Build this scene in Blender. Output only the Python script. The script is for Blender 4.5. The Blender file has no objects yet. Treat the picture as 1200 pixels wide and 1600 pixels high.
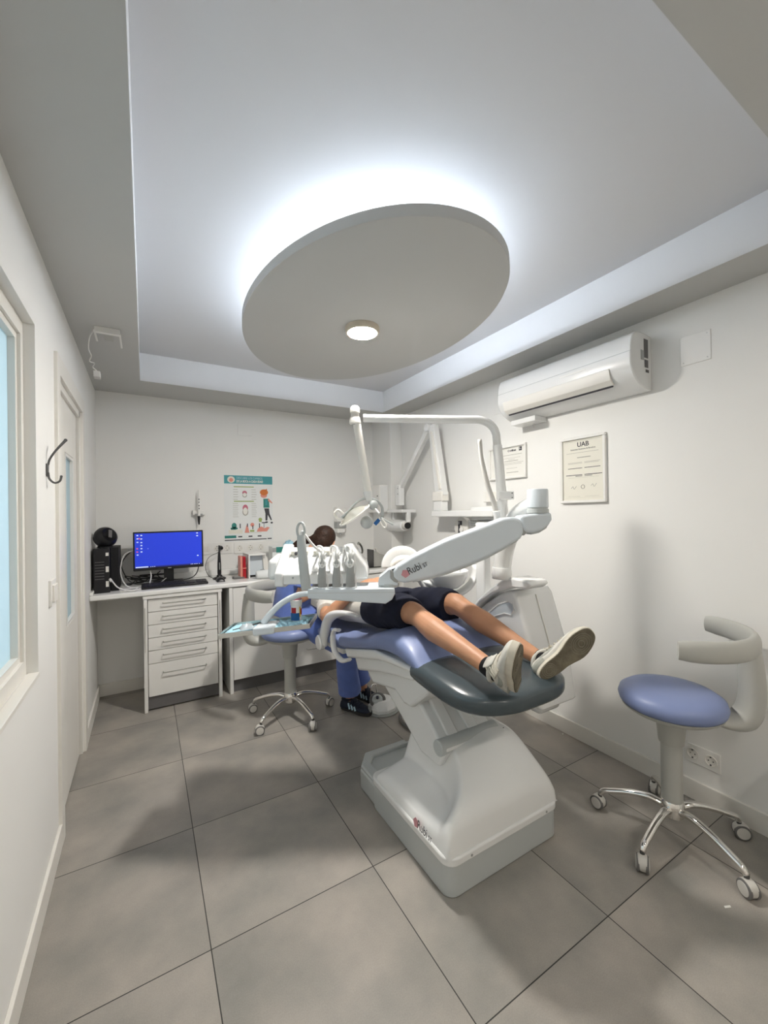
EXPO=0.25; WORLD=1.0; LAMP=520.0; FILL_LAMP=105.0; RING=50.0; SCREEN=0.46; DAY=6.0
import bpy, bmesh, math, random
from mathutils import Vector, Matrix
random.seed(7)
PI = math.pi
S = bpy.context.scene
C = S.collection

# ---------------------------------------------------------------- camera
cd = bpy.data.cameras.new('camera'); cam = bpy.data.objects.new('camera', cd); C.objects.link(cam)
S.camera = cam
cd.sensor_fit = 'VERTICAL'; cd.sensor_height = 36.0; cd.lens = 635.0 / 1600.0 * 36.0
cd.clip_start = 0.02
def cam_matrix():
    yaw, pit, rol = math.radians(30.44), math.radians(0.2), math.radians(-0.8)
    f = Vector((math.sin(yaw) * math.cos(pit), math.cos(yaw) * math.cos(pit), math.sin(pit)))
    r = Vector((math.cos(yaw), -math.sin(yaw), 0)); u = r.cross(f)
    r2 = r * math.cos(rol) + u * math.sin(rol); u2 = u * math.cos(rol) - r * math.sin(rol)
    m = Matrix((r2, u2, -f)).transposed().to_4x4(); m.translation = (0, 0, 1.42)
    return m
cam.matrix_world = cam_matrix()
# ---------------------------------------------------------------- exposure, world
S.view_settings.view_transform = 'Standard'; S.view_settings.look = 'None'
S.view_settings.gamma = 1.0; S.view_settings.use_curve_mapping = False
S.view_settings.exposure = EXPO
W = bpy.data.worlds.new('world'); S.world = W; W.use_nodes = True
bg = W.node_tree.nodes['Background']; bg.inputs[0].default_value = (0.62, 0.80, 0.95, 1); bg.inputs[1].default_value = WORLD

# ---------------------------------------------------------------- daylight outside the frosted window
def arealight(name, loc, size, energy, col, direction, sy=None):
    l = bpy.data.lights.new(name, 'AREA'); l.energy = energy; l.color = col; l.shape = 'RECTANGLE'; l.size = size; l.size_y = sy or size
    o = bpy.data.objects.new(name, l); C.objects.link(o); o.location = loc
    o.rotation_euler = Vector(direction).to_track_quat('-Z', 'Y').to_euler(); return o
arealight('daylight_behind_window', (-0.75, 1.15, 1.5), 1.5, DAY, (0.90, 0.95, 1.0), (1, 0, 0), 1.3)


# ---------------------------------------------------------------- materials
MATS = {}
def mat(name, col, rough=0.5, metal=0.0, var=0.0, vscale=6.0, bump=0.0, bscale=40.0, emit=None, estr=0.0,
        trans=0.0, coat=0.0, ior=1.45, alpha=1.0, spec=0.5, sheen=0.0, sss=0.0):
    m = bpy.data.materials.new(name); m.use_nodes = True
    nt = m.node_tree; b = nt.nodes['Principled BSDF']
    b.inputs['Base Color'].default_value = (*col, 1); b.inputs['Roughness'].default_value = rough
    b.inputs['Metallic'].default_value = metal; b.inputs['Transmission Weight'].default_value = trans
    b.inputs['Coat Weight'].default_value = coat; b.inputs['IOR'].default_value = ior
    b.inputs['Specular IOR Level'].default_value = spec; b.inputs['Sheen Weight'].default_value = sheen
    b.inputs['Coat Roughness'].default_value = 0.08
    if sss: b.inputs['Subsurface Weight'].default_value = sss; b.inputs['Subsurface Radius'].default_value = (0.01, 0.004, 0.002)
    if emit: b.inputs['Emission Color'].default_value = (*emit, 1); b.inputs['Emission Strength'].default_value = estr
    tc = nt.nodes.new('ShaderNodeTexCoord')
    n = nt.nodes.new('ShaderNodeTexNoise'); n.inputs['Scale'].default_value = vscale; n.inputs['Detail'].default_value = 6
    nt.links.new(tc.outputs['Object'], n.inputs['Vector'])
    if var > 0:
        r = nt.nodes.new('ShaderNodeMapRange'); r.inputs['From Min'].default_value = 0.3; r.inputs['From Max'].default_value = 0.7
        r.inputs['To Min'].default_value = 1 - var; r.inputs['To Max'].default_value = 1 + var
        nt.links.new(n.outputs['Fac'], r.inputs['Value'])
        mx = nt.nodes.new('ShaderNodeVectorMath'); mx.operation = 'SCALE'; mx.inputs[0].default_value = col
        nt.links.new(r.outputs['Result'], mx.inputs['Scale']); nt.links.new(mx.outputs['Vector'], b.inputs['Base Color'])
    if bump > 0:
        n2 = nt.nodes.new('ShaderNodeTexNoise'); n2.inputs['Scale'].default_value = bscale; n2.inputs['Detail'].default_value = 3
        nt.links.new(tc.outputs['Object'], n2.inputs['Vector'])
        bp = nt.nodes.new('ShaderNodeBump'); bp.inputs['Strength'].default_value = bump; bp.inputs['Distance'].default_value = 0.004
        nt.links.new(n2.outputs['Fac'], bp.inputs['Height']); nt.links.new(bp.outputs['Normal'], b.inputs['Normal'])
    MATS[name] = m
    return m
M = MATS
mat('wall_paint', (0.84, 0.835, 0.81), 0.75, bump=0.05, bscale=60, var=0.012, vscale=1.5)
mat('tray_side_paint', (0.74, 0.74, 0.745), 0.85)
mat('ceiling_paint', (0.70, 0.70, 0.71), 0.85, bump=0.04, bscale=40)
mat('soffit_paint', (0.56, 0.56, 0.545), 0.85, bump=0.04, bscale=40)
mat('trim_white', (0.80, 0.78, 0.73), 0.4)
mat('laminate_white', (0.82, 0.81, 0.78), 0.3)
mat('worktop_white', (0.86, 0.86, 0.84), 0.25)
mat('kick_grey', (0.14, 0.135, 0.135), 0.5, var=0.05)
mat('unit_white', (0.81, 0.815, 0.805), 0.27, coat=0.2, var=0.01)
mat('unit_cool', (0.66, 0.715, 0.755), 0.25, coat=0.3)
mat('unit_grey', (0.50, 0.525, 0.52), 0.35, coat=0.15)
mat('plastic_grey', (0.47, 0.47, 0.44), 0.42)
mat('stool_grey', (0.44, 0.44, 0.41), 0.45, bump=0.03, bscale=250)
mat('strap_grey', (0.36, 0.37, 0.36), 0.35)
mat('lilac_vinyl', (0.20, 0.25, 0.44), 0.42, coat=0.04, bump=0.03, bscale=300, var=0.03)
mat('slate_vinyl', (0.055, 0.073, 0.083), 0.27, coat=0.15, bump=0.04, bscale=300)
mat('chrome', (0.82, 0.80, 0.77), 0.1, 1.0)
mat('steel', (0.55, 0.55, 0.52), 0.28, 1.0, bump=0.02, bscale=200)
mat('dark_steel', (0.12, 0.12, 0.12), 0.35, 0.9)
mat('black_plastic', (0.010, 0.010, 0.012), 0.35)
mat('black_matte', (0.006, 0.006, 0.007), 0.7)
mat('cable_black', (0.012, 0.012, 0.013), 0.5)
mat('cable_white', (0.75, 0.74, 0.72), 0.45)
mat('caster_grey', (0.62, 0.60, 0.56), 0.45)
mat('rubber_grey', (0.16, 0.155, 0.15), 0.6)
mat('skin', (0.50, 0.255, 0.145), 0.5, var=0.10, vscale=9, sss=0.08, bump=0.04, bscale=180)
mat('skin_fair', (0.56, 0.29, 0.18), 0.5, var=0.06, vscale=12, sss=0.08)
mat('hair_brown', (0.026, 0.012, 0.007), 0.55, var=0.45, vscale=45, bump=0.9, bscale=90, spec=0.25)
mat('hair_dark', (0.012, 0.008, 0.006), 0.4, bump=0.4, bscale=80)
mat('scrubs', (0.105, 0.165, 0.46), 0.85, sheen=0.2, bump=0.35, bscale=22, var=0.08, vscale=14)
mat('navy_cloth', (0.0050, 0.0068, 0.021), 0.9, sheen=0.0, bump=0.45, bscale=18, var=0.3, vscale=10)
mat('tshirt', (0.62, 0.60, 0.55), 0.9, sheen=0.1, bump=0.35, bscale=16)
mat('sock_black', (0.008, 0.008, 0.010), 0.9, bump=0.4, bscale=300)
mat('shoe_white', (0.60, 0.585, 0.53), 0.5, var=0.10, vscale=30, bump=0.06, bscale=150)
mat('shoe_grey', (0.36, 0.37, 0.33), 0.6, var=0.10, vscale=30)
mat('midsole', (0.60, 0.56, 0.47), 0.6, var=0.12, vscale=25)
mat('shoe_navy', (0.010, 0.016, 0.035), 0.7, bump=0.2, bscale=200)
mat('stripe_blue', (0.45, 0.62, 0.72), 0.6)
mat('bib_blue', (0.40, 0.66, 0.78), 0.6, bump=0.5, bscale=30, var=0.06)
mat('paper', (0.80, 0.79, 0.74), 0.6)
mat('paper_cream', (0.76, 0.74, 0.65), 0.6)
mat('paper_cool', (0.78, 0.80, 0.79), 0.5)
mat('ink', (0.05, 0.05, 0.06), 0.6)
mat('ink_light', (0.38, 0.37, 0.33), 0.6)
mat('teal', (0.045, 0.30, 0.33), 0.5)
mat('teal_dark', (0.03, 0.22, 0.19), 0.5)
mat('olive', (0.33, 0.42, 0.14), 0.5)
mat('pink', (0.55, 0.16, 0.22), 0.5)
mat('salmon', (0.72, 0.28, 0.22), 0.5)
mat('orange', (0.62, 0.17, 0.03), 0.5)
mat('logo_pink', (0.62, 0.30, 0.33), 0.4)
mat('red_plastic', (0.42, 0.012, 0.02), 0.35)
mat('cup_blue', (0.01, 0.10, 0.30), 0.4)
mat('cup_yellow', (0.75, 0.45, 0.03), 0.4)
mat('amber_clear', (0.75, 0.65, 0.50), 0.1, trans=0.6)
mat('acrylic', (0.93, 0.95, 0.95), 0.08, trans=0.95, ior=1.3)
mat('clear_film', (0.85, 0.88, 0.90), 0.2, trans=0.5)
mat('mortar', (0.30, 0.27, 0.24), 0.9, var=0.3, vscale=40)
mat('lamp_trim', (0.62, 0.55, 0.45), 0.5)
mat('lamp_lens', (0.9, 0.85, 0.75), 0.5, emit=(1.0, 0.955, 0.89), estr=LAMP)
mat('fill_lamp_lens', (0.9, 0.85, 0.75), 0.5, emit=(1.0, 0.93, 0.84), estr=FILL_LAMP)  # emission of the added fill lamps only
mat('led_strip', (0.9, 0.9, 0.9), 0.5, emit=(0.80, 0.89, 1.0), estr=RING)
mat('reflector', (0.85, 0.83, 0.74), 0.12, 0.6)
mat('screen_blue', (0.01, 0.03, 0.4), 0.3, emit=(0.022, 0.060, 0.78), estr=SCREEN)
mat('icon_white', (0.6, 0.65, 0.8), 0.4, emit=(0.55, 0.68, 0.95), estr=SCREEN)
mat('icon_red', (0.6, 0.1, 0.2), 0.4, emit=(0.75, 0.12, 0.25), estr=SCREEN)
mat('icon_dark', (0.02, 0.02, 0.15), 0.4, emit=(0.01, 0.02, 0.22), estr=SCREEN)

def floor_mat():
    m = bpy.data.materials.new('floor_tiles'); m.use_nodes = True; nt = m.node_tree; N = nt.nodes; L = nt.links
    b = N['Principled BSDF']; b.inputs['Roughness'].default_value = 0.42; b.inputs['Specular IOR Level'].default_value = 0.4
    g = N.new('ShaderNodeNewGeometry'); sp = N.new('ShaderNodeSeparateXYZ'); L.new(g.outputs['Position'], sp.inputs[0])
    def mth(op, a, c=None):
        n = N.new('ShaderNodeMath'); n.operation = op
        for i, v in enumerate((a, c)):
            if v is None: continue
            if isinstance(v, (int, float)): n.inputs[i].default_value = v
            else: L.new(v, n.inputs[i])
        return n.outputs[0]
    def cell(o, off):
        t = mth('DIVIDE', mth('SUBTRACT', o, off), 0.6045)
        fr = mth('FRACT', mth('ADD', t, 40.0)); fl = mth('FLOOR', mth('ADD', t, 40.0))
        d = mth('MINIMUM', fr, mth('SUBTRACT', 1.0, fr))
        return d, fl
    dx, fx = cell(sp.outputs[0], 0.172); dy, fy = cell(sp.outputs[1], 0.843)
    d = mth('MINIMUM', dx, dy)
    line = mth('LESS_THAN', d, 0.0028)
    wn = N.new('ShaderNodeTexWhiteNoise'); wn.noise_dimensions = '2D'
    cb = N.new('ShaderNodeCombineXYZ'); L.new(fx, cb.inputs[0]); L.new(fy, cb.inputs[1]); L.new(cb.outputs[0], wn.inputs['Vector'])
    sc = N.new('ShaderNodeVectorMath'); sc.operation = 'MULTIPLY_ADD'
    L.new(wn.outputs['Color'], sc.inputs[0]); sc.inputs[1].default_value = (7, 7, 7); L.new(g.outputs['Position'], sc.inputs[2])
    n1 = N.new('ShaderNodeTexNoise'); n1.inputs['Scale'].default_value = 3.2; n1.inputs['Detail'].default_value = 7; n1.inputs['Roughness'].default_value = 0.55
    L.new(sc.outputs[0], n1.inputs['Vector'])
    cr = N.new('ShaderNodeValToRGB'); L.new(n1.outputs['Fac'], cr.inputs[0])
    cr.color_ramp.elements[0].position = 0.32; cr.color_ramp.elements[0].color = (0.245, 0.236, 0.217, 1)
    cr.color_ramp.elements[1].position = 0.70; cr.color_ramp.elements[1].color = (0.405, 0.367, 0.325, 1)
    n2 = N.new('ShaderNodeTexNoise'); n2.inputs['Scale'].default_value = 260; L.new(g.outputs['Position'], n2.inputs['Vector'])
    v = mth('ADD', mth('MULTIPLY', n2.outputs['Fac'], 0.3), mth('ADD', mth('MULTIPLY', wn.outputs['Value'], 0.10), 0.80))
    sm = N.new('ShaderNodeVectorMath'); sm.operation = 'SCALE'; L.new(cr.outputs[0], sm.inputs[0]); L.new(v, sm.inputs['Scale'])
    mx = N.new('ShaderNodeMix'); mx.data_type = 'RGBA'; L.new(line, mx.inputs[0]); L.new(sm.outputs[0], mx.inputs[6]); mx.inputs[7].default_value = (0.028, 0.026, 0.024, 1)
    L.new(mx.outputs[2], b.inputs['Base Color'])
    bp = N.new('ShaderNodeBump'); bp.inputs['Strength'].default_value = 0.25; bp.inputs['Distance'].default_value = 0.002
    L.new(mth('SUBTRACT', mth('MULTIPLY', n1.outputs['Fac'], 0.5), line), bp.inputs['Height']); L.new(bp.outputs[0], b.inputs['Normal'])
    M['floor_tiles'] = m
floor_mat()
def frosted_mat():
    m = bpy.data.materials.new('frosted_glass'); m.use_nodes = True; nt = m.node_tree; N = nt.nodes; L = nt.links
    N.remove(N['Principled BSDF']); o = N['Material Output']
    t = N.new('ShaderNodeBsdfTranslucent'); t.inputs[0].default_value = (0.80, 0.92, 0.96, 1)
    d = N.new('ShaderNodeBsdfDiffuse'); d.inputs[0].default_value = (0.66, 0.78, 0.82, 1)
    gl = N.new('ShaderNodeBsdfGlossy'); gl.inputs['Roughness'].default_value = 0.25
    a = N.new('ShaderNodeMixShader'); a.inputs[0].default_value = 0.5; L.new(t.outputs[0], a.inputs[1]); L.new(d.outputs[0], a.inputs[2])
    c = N.new('ShaderNodeMixShader'); c.inputs[0].default_value = 0.06; L.new(a.outputs[0], c.inputs[1]); L.new(gl.outputs[0], c.inputs[2])
    L.new(c.outputs[0], o.inputs[0]); M['frosted_glass'] = m
frosted_mat()

# ---------------------------------------------------------------- object helpers
def wm(o):
    m = o.matrix_basis.copy()
    return wm(o.parent) @ m if o.parent else m
def finish(o, label=None, cat=None, group=None, kind=None):
    if label: o['label'] = label
    if cat: o['category'] = cat
    if group: o['group'] = group
    if kind: o['kind'] = kind
    return o
def thing(name, label, cat, loc=(0, 0, 0), rz=0.0, group=None):
    o = bpy.data.objects.new(name, None); C.objects.link(o); o.empty_display_size = 0.05
    o.location = loc; o.rotation_euler = (0, 0, rz)
    return finish(o, label, cat, group)
def copy_tree(o, parent=None, **kw):
    c = o.copy(); C.objects.link(c); c.parent = parent
    for ch in list(o.children): copy_tree(ch, c)
    return c
def frame(origin, x, y=None, z=None):
    x = Vector(x).normalized()
    if z is None: z = x.cross(Vector(y)).normalized()
    else: z = Vector(z).normalized()
    y = z.cross(x).normalized(); x = y.cross(z)
    m = Matrix((x, y, z)).transposed().to_4x4(); m.translation = origin
    return m

class MB:
    def __init__(s): s.bm = bmesh.new()
    def _add(s, vs, fs):
        v = [s.bm.verts.new(p) for p in vs]
        for f in fs:
            try: s.bm.faces.new([v[i] for i in f])
            except ValueError: pass
        return s
    def box(s, x0, x1, y0, y1, z0, z1, m=None):
        P = [(x, y, z) for z in (z0, z1) for y in (y0, y1) for x in (x0, x1)]
        if m is not None: P = [m @ Vector(p) for p in P]
        return s._add(P, [(0, 2, 3, 1), (4, 5, 7, 6), (0, 1, 5, 4), (2, 6, 7, 3), (0, 4, 6, 2), (1, 3, 7, 5)])
    def loft(s, rings, cap=True, close=False):
        n = len(rings[0]); vs = [p for r in rings for p in r]; fs = []
        k = len(rings)
        for i in range(k if close else k - 1):
            a, b = i * n, ((i + 1) % k) * n
            for j in range(n): fs.append((a + j, a + (j + 1) % n, b + (j + 1) % n, b + j))
        if cap and not close: fs += [tuple(range(n))[::-1], tuple((k - 1) * n + j for j in range(n))]
        return s._add(vs, fs)
    def prism(s, poly, m, w0, w1):
        # poly in local xy of frame m, extruded along its z from w0 to w1
        a = [m @ Vector((p[0], p[1], w0)) for p in poly]; b = [m @ Vector((p[0], p[1], w1)) for p in poly]
        return s.loft([a, b])
    def tube(s, pts, rad, seg=12, flat=1.0, up=None, cap=True, close=False):
        pts = [Vector(p) for p in pts]; n = len(pts)
        if not hasattr(rad, '__len__'): rad = [rad] * n
        rings = []; prev = None
        for i, p in enumerate(pts):
            if close: t = (pts[(i + 1) % n] - pts[i - 1])
            else: t = (pts[min(i + 1, n - 1)] - pts[max(i - 1, 0)])
            t.normalize()
            if prev is None:
                u = Vector(up) if up else (Vector((0, 0, 1)) if abs(t.z) < 0.9 else Vector((1, 0, 0)))
            else: u = prev
            a = (u - t * u.dot(t))
            if a.length < 1e-6: a = t.orthogonal()
            a.normalize(); b = t.cross(a); prev = a
            r = rad[i]
            if isinstance(r, tuple): ra, rb = r
            else: ra, rb = r, r * flat
            rings.append([p + a * math.cos(q) * ra + b * math.sin(q) * rb for q in [2 * PI * k / seg for k in range(seg)]])
        return s.loft(rings, cap, close)
    def cyl(s, p0, p1, r0, r1=None, seg=24):
        return s.tube([p0, p1], [r0, r0 if r1 is None else r1], seg)
    def lathe(s, prof, c, axis=(0, 0, 1), seg=32, sx=1.0, sy=1.0, xdir=None, cap=True):
        z = Vector(axis).normalized(); x = Vector(xdir) if xdir else z.orthogonal(); x = (x - z * x.dot(z)).normalized(); y = z.cross(x); c = Vector(c)
        rings = [[c + z * h + x * math.cos(q) * r * sx + y * math.sin(q) * r * sy for q in [2 * PI * k / seg for k in range(seg)]] for r, h in prof]
        return s.loft(rings, cap)
    def ball(s, c, r, seg=20, m=None):
        r = r if hasattr(r, '__len__') else (r, r, r); c = Vector(c); rings = []
        k = seg // 2
        for i in range(k + 1):
            t = PI * (i + 0.02 * (1 if i == 0 else -1 if i == k else 0)) / k
            rg = [Vector((math.cos(2 * PI * j / seg) * math.sin(t) * r[0], math.sin(2 * PI * j / seg) * math.sin(t) * r[1], -math.cos(t) * r[2])) for j in range(seg)]
            if m is not None: rg = [m.to_3x3() @ v for v in rg]
            rings.append([c + v for v in rg])
        return s.loft(rings)
    def grid(s, f, nu, nv):
        vs = [f(i / (nu - 1), j / (nv - 1)) for j in range(nv) for i in range(nu)]
        fs = [(j * nu + i, j * nu + i + 1, (j + 1) * nu + i + 1, (j + 1) * nu + i) for j in range(nv - 1) for i in range(nu - 1)]
        return s._add(vs, fs)
    def build(s, name, material, parent=None, bevel=0.0, bseg=2, sharp=40, sub=0, label=None, cat=None, group=None, kind=None,
              local=False, remesh=0.0, smooth_it=0, origin=None, solid=0.0, displace=None):
        bm = s.bm
        bmesh.ops.recalc_face_normals(bm, faces=bm.faces)
        me = bpy.data.meshes.new(name); bm.to_mesh(me); bm.free()
        o = bpy.data.objects.new(name, me); C.objects.link(o)
        mt = M[material] if isinstance(material, str) else material
        me.materials.append(mt)
        if remesh:
            md = o.modifiers.new('r', 'REMESH'); md.mode = 'VOXEL'; md.voxel_size = remesh
            if smooth_it:
                m2 = o.modifiers.new('s', 'SMOOTH'); m2.factor = 0.5; m2.iterations = smooth_it
            dg = bpy.context.evaluated_depsgraph_get(); dg.update()
            me2 = bpy.data.meshes.new_from_object(o.evaluated_get(dg)); o.modifiers.clear(); o.data = me2; bpy.data.meshes.remove(me); me = me2
            me.name = name
            if not me.materials: me.materials.append(mt)
        for p in me.polygons: p.use_smooth = True
        if sharp and not remesh: me.set_sharp_from_angle(angle=math.radians(sharp))
        if parent is not None:
            if not local: me.transform(wm(parent).inverted())
            o.parent = parent
        elif origin is not None:
            me.transform(Matrix.Translation(-Vector(origin))); o.location = origin
        elif not local and kind != 'structure':
            vs = [v.co for v in me.vertices]
            c = Vector(((min(v.x for v in vs) + max(v.x for v in vs)) / 2, (min(v.y for v in vs) + max(v.y for v in vs)) / 2, min(v.z for v in vs)))
            me.transform(Matrix.Translation(-c)); o.location = c
        if solid:
            md = o.modifiers.new('t', 'SOLIDIFY'); md.thickness = solid; md.offset = 0
        if bevel:
            md = o.modifiers.new('b', 'BEVEL'); md.width = bevel; md.segments = bseg; md.limit_method = 'ANGLE'; md.angle_limit = math.radians(38); md.harden_normals = False
        if sub:
            md = o.modifiers.new('u', 'SUBSURF'); md.levels = sub; md.render_levels = sub
        return finish(o, label, cat, group, kind)

def text(name, string, size, origin, x, y, material, parent, depth=0.0008, align='LEFT', bold=0.0, sx=1.0):
    cu = bpy.data.curves.new(name, 'FONT'); cu.body = string; cu.size = size; cu.extrude = depth; cu.align_x = align; cu.offset = bold
    o = bpy.data.objects.new(name, cu); C.objects.link(o)
    dg = bpy.context.evaluated_depsgraph_get(); dg.update()
    me = bpy.data.meshes.new_from_object(o.evaluated_get(dg)); bpy.data.objects.remove(o); bpy.data.curves.remove(cu)
    x = Vector(x).normalized(); z = x.cross(Vector(y)).normalized(); y = z.cross(x)
    m = Matrix((x * sx, y, z)).transposed().to_4x4(); m.translation = Vector(origin)
    me.transform(m)
    if parent is not None: me.transform(wm(parent).inverted())
    ob = bpy.data.objects.new(name, me); C.objects.link(ob); me.materials.clear(); me.materials.append(M[material]); ob.parent = parent
    return ob

def quadstrip(mb, o, x, y, rects, t=0.0006):
    # thin raised rectangles (x0,x1,y0,y1) on a plane with origin o, axes x,y
    m = frame(o, x, y)
    for (a, b, c, d) in rects: mb.box(a, b, c, d, 0, t, m)
    return mb
def arc(c, r, a0, a1, n, ax=(1, 0, 0), ay=(0, 1, 0), ry=None):
    c = Vector(c); ax = Vector(ax); ay = Vector(ay); ry = r if ry is None else ry
    return [c + ax * math.cos(math.radians(a0 + (a1 - a0) * i / (n - 1))) * r + ay * math.sin(math.radians(a0 + (a1 - a0) * i / (n - 1))) * ry for i in range(n)]
def bez(pts, n=8):
    # Catmull-Rom through the points
    P = [Vector(p) for p in pts]; P = [P[0] * 2 - P[1]] + P + [P[-1] * 2 - P[-2]]; out = []
    for i in range(1, len(P) - 2):
        for k in range(n):
            t = k / n; a, b, c, d = P[i - 1], P[i], P[i + 1], P[i + 2]
            out.append(0.5 * ((2 * b) + (c - a) * t + (2 * a - 5 * b + 4 * c - d) * t * t + (3 * b - a - 3 * c + d) * t ** 3))
    out.append(P[-2]); return out
def lerpr(rs, n=8):
    out = []
    for i in range(len(rs) - 1):
        for k in range(n):
            t = k / n; a, b = rs[i], rs[i + 1]
            out.append(tuple(x + (y - x) * t for x, y in zip(a, b)) if isinstance(a, tuple) else a + (b - a) * t)
    out.append(rs[-1]); return out

# ================================================================ THE ROOM
LX, RX, BY, RY, SZ, TZ = -0.335, 2.31, 3.93, -1.9, 2.43, 2.636
MB().box(LX - 0.3, RX + 0.1, RY - 0.1, BY + 0.1, -0.08, 0).build('floor', 'floor_tiles', kind='structure')
def slab(b, x0, x1, y0, y1, z0, z1): return b.box(x0, x1, y0, y1, z0, z1)
TX0, TX1, TY0, TY1 = -0.023, 2.062, 0.415, 3.50
b = MB()
b.box(LX, RX, RY, BY, TZ, TZ + 0.08)
b.build('ceiling', 'ceiling_paint', kind='structure')
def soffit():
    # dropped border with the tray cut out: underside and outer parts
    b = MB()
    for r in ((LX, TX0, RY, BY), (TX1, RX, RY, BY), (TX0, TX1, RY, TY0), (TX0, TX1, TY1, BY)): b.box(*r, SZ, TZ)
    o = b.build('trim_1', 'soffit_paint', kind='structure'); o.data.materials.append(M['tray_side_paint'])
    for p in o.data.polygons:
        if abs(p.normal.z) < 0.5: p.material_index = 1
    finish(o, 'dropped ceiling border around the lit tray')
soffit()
b = MB()
# wall_left: openings for the window (y .55..1.885, z .868..2.115) and the door (y 2.30..3.06, z 0..2.06)
t = 0.14
for (y0, y1, z0, z1) in ((RY, 0.45, 0, SZ), (0.45, 1.885, 0, 0.868), (0.45, 1.885, 2.115, SZ), (1.885, 2.30, 0, SZ), (2.30, 3.06, 2.06, SZ), (3.06, BY, 0, SZ)):
    b.box(LX - t, LX, y0, y1, z0, z1)
b.build('wall_left', 'wall_paint', kind='structure')
MB().box(LX - t, RX + t, BY, BY + t, 0, TZ).build('wall_back', 'wall_paint', kind='structure')
MB().box(RX, RX + t, RY, BY, 0, TZ).build('wall_right', 'wall_paint', kind='structure')
MB().box(LX - t, RX + t, RY - t, RY, 0, TZ).build('wall_rear', 'wall_paint', kind='structure')
MB().box(2.17, RX, 3.545, BY, 0.0, SZ).build('trim_2', 'wall_paint', kind='structure', bevel=0.003)
b = MB(); b.box(LX, LX + 0.013, RY, 2.235, 0, 0.095); b.box(LX, LX + 0.013, 3.135, BY, 0, 0.095)
b.build('baseboard_left', 'trim_white', kind='structure', bevel=0.002)
MB().box(LX, 0.02, BY - 0.013, BY, 0, 0.095).build('baseboard_back', 'trim_white', kind='structure', bevel=0.002)
MB().box(RX - 0.013, RX, RY, 3.545, 0, 0.095).build('baseboard_right', 'trim_white', kind='structure', bevel=0.002)

# window_1 in the left wall: molded frame and frosted glass, daylight behind
b = MB()
wy0, wy1, wz0, wz1 = 0.45, 1.885, 0.868, 2.115
for k, (w, x) in enumerate(((0.035, -0.368), (0.062, -0.362), (0.085, -0.372))):
    w0 = (0, 0.035, 0.062)[k]
    a0, a1, c0, c1 = wy0 + w0, wy1 - w0, wz0 + w0, wz1 - w0; e = w - w0
    b.box(LX - 0.10, x, a0, a0 + e, c0, c1); b.box(LX - 0.10, x, a1 - e, a1, c0, c1)
    b.box(LX - 0.10, x, a0 + e, a1 - e, c1 - e, c1); b.box(LX - 0.10, x, a0 + e, a1 - e, c0, c0 + e)
w1 = b.build('window_1', 'trim_white', kind='structure')
MB().box(-0.40, -0.392, wy0 + 0.08, wy1 - 0.08, wz0 + 0.08, wz1 - 0.08).build('glass', 'frosted_glass', w1)
# trim_3: white sill at the window bottom
MB().box(LX - 0.03, LX + 0.004, wy0 - 0.02, wy1 + 0.0, wz0 - 0.012, wz0 + 0.003).build('trim_3', 'trim_white', kind='structure', bevel=0.002)

# door_1: sliding leaf in its casing, small frosted pane
b = MB()
b.box(-0.385, -0.352, 2.31, 2.62, 0.01, 2.085); b.box(-0.385, -0.352, 2.90, 3.015, 0.01, 2.085)
b.box(-0.385, -0.352, 2.62, 2.90, 0.01, 0.86); b.box(-0.385, -0.352, 2.62, 2.90, 1.76, 2.085)
d1 = b.build('door_1', 'trim_white', kind='structure', bevel=0.002)
MB().box(-0.373, -0.366, 2.62, 2.90, 0.86, 1.76).build('glass', 'frosted_glass', d1)
b = MB()
for (y0, y1, z0, z1) in ((2.625, 2.64, 0.865, 1.755), (2.88, 2.895, 0.865, 1.755), (2.64, 2.88, 0.865, 0.88), (2.64, 2.88, 1.74, 1.755)): b.box(-0.366, -0.3505, y0, y1, z0, z1)
b.build('glazing_bead', 'laminate_white', d1)
# trim_4: door casing with jamb lining and pocket slot
b = MB()
b.box(LX - 0.002, LX + 0.014, 2.235, 2.30, 0, 2.145); b.box(LX - 0.002, LX + 0.014, 3.06, 3.135, 0, 2.145); b.box(LX - 0.002, LX + 0.014, 2.30, 3.06, 2.06, 2.145)
b.box(LX - 0.014, LX - 0.002, 2.285, 2.302, 0, 2.06); b.box(LX - 0.05, LX - 0.002, 3.035, 3.062, 0, 2.06); b.box(LX - 0.05, LX - 0.002, 2.30, 3.06, 2.025, 2.062)
b.build('trim_4', 'trim_white', kind='structure', bevel=0.002)
MB().box(LX - 0.138, LX - 0.045, 3.016, 3.034, 0, 2.06).build('trim_5', 'black_matte', kind='structure')
# corridor wall beyond the door leaf
MB().box(-0.62, -0.60, 2.2, 3.2, 0, 2.3).build('wall_corridor', 'wall_paint', kind='structure')

# ---------------------------------------------------------------- ceiling panel and its lamp, plus two added fill lamps
# the oval ceiling panel
def oval(cx, cy, ax, ay, n=96): return [(cx + ax * math.cos(2 * PI * i / n), cy + ay * math.sin(2 * PI * i / n)) for i in range(n)]
OC = (1.022, 1.969)
op = thing('ceiling_panel', 'large grey oval panel hanging under the lit ceiling tray', 'ceiling panel', (OC[0], OC[1], 2.43))
I = Matrix.Identity(4)
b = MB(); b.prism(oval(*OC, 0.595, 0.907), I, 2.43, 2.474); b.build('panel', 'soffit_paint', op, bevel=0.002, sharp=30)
b = MB(); b.prism(oval(*OC, 0.18, 0.46), I, 2.474, TZ); b.build('mounting_box', 'ceiling_paint', op, sharp=30)
b = MB(); b.tube([Vector((x, y, 2.482)) for x, y in oval(*OC, 0.27, 0.57, 72)], (0.014), 8, close=True); b.build('led_strip', 'led_strip', op)
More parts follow.
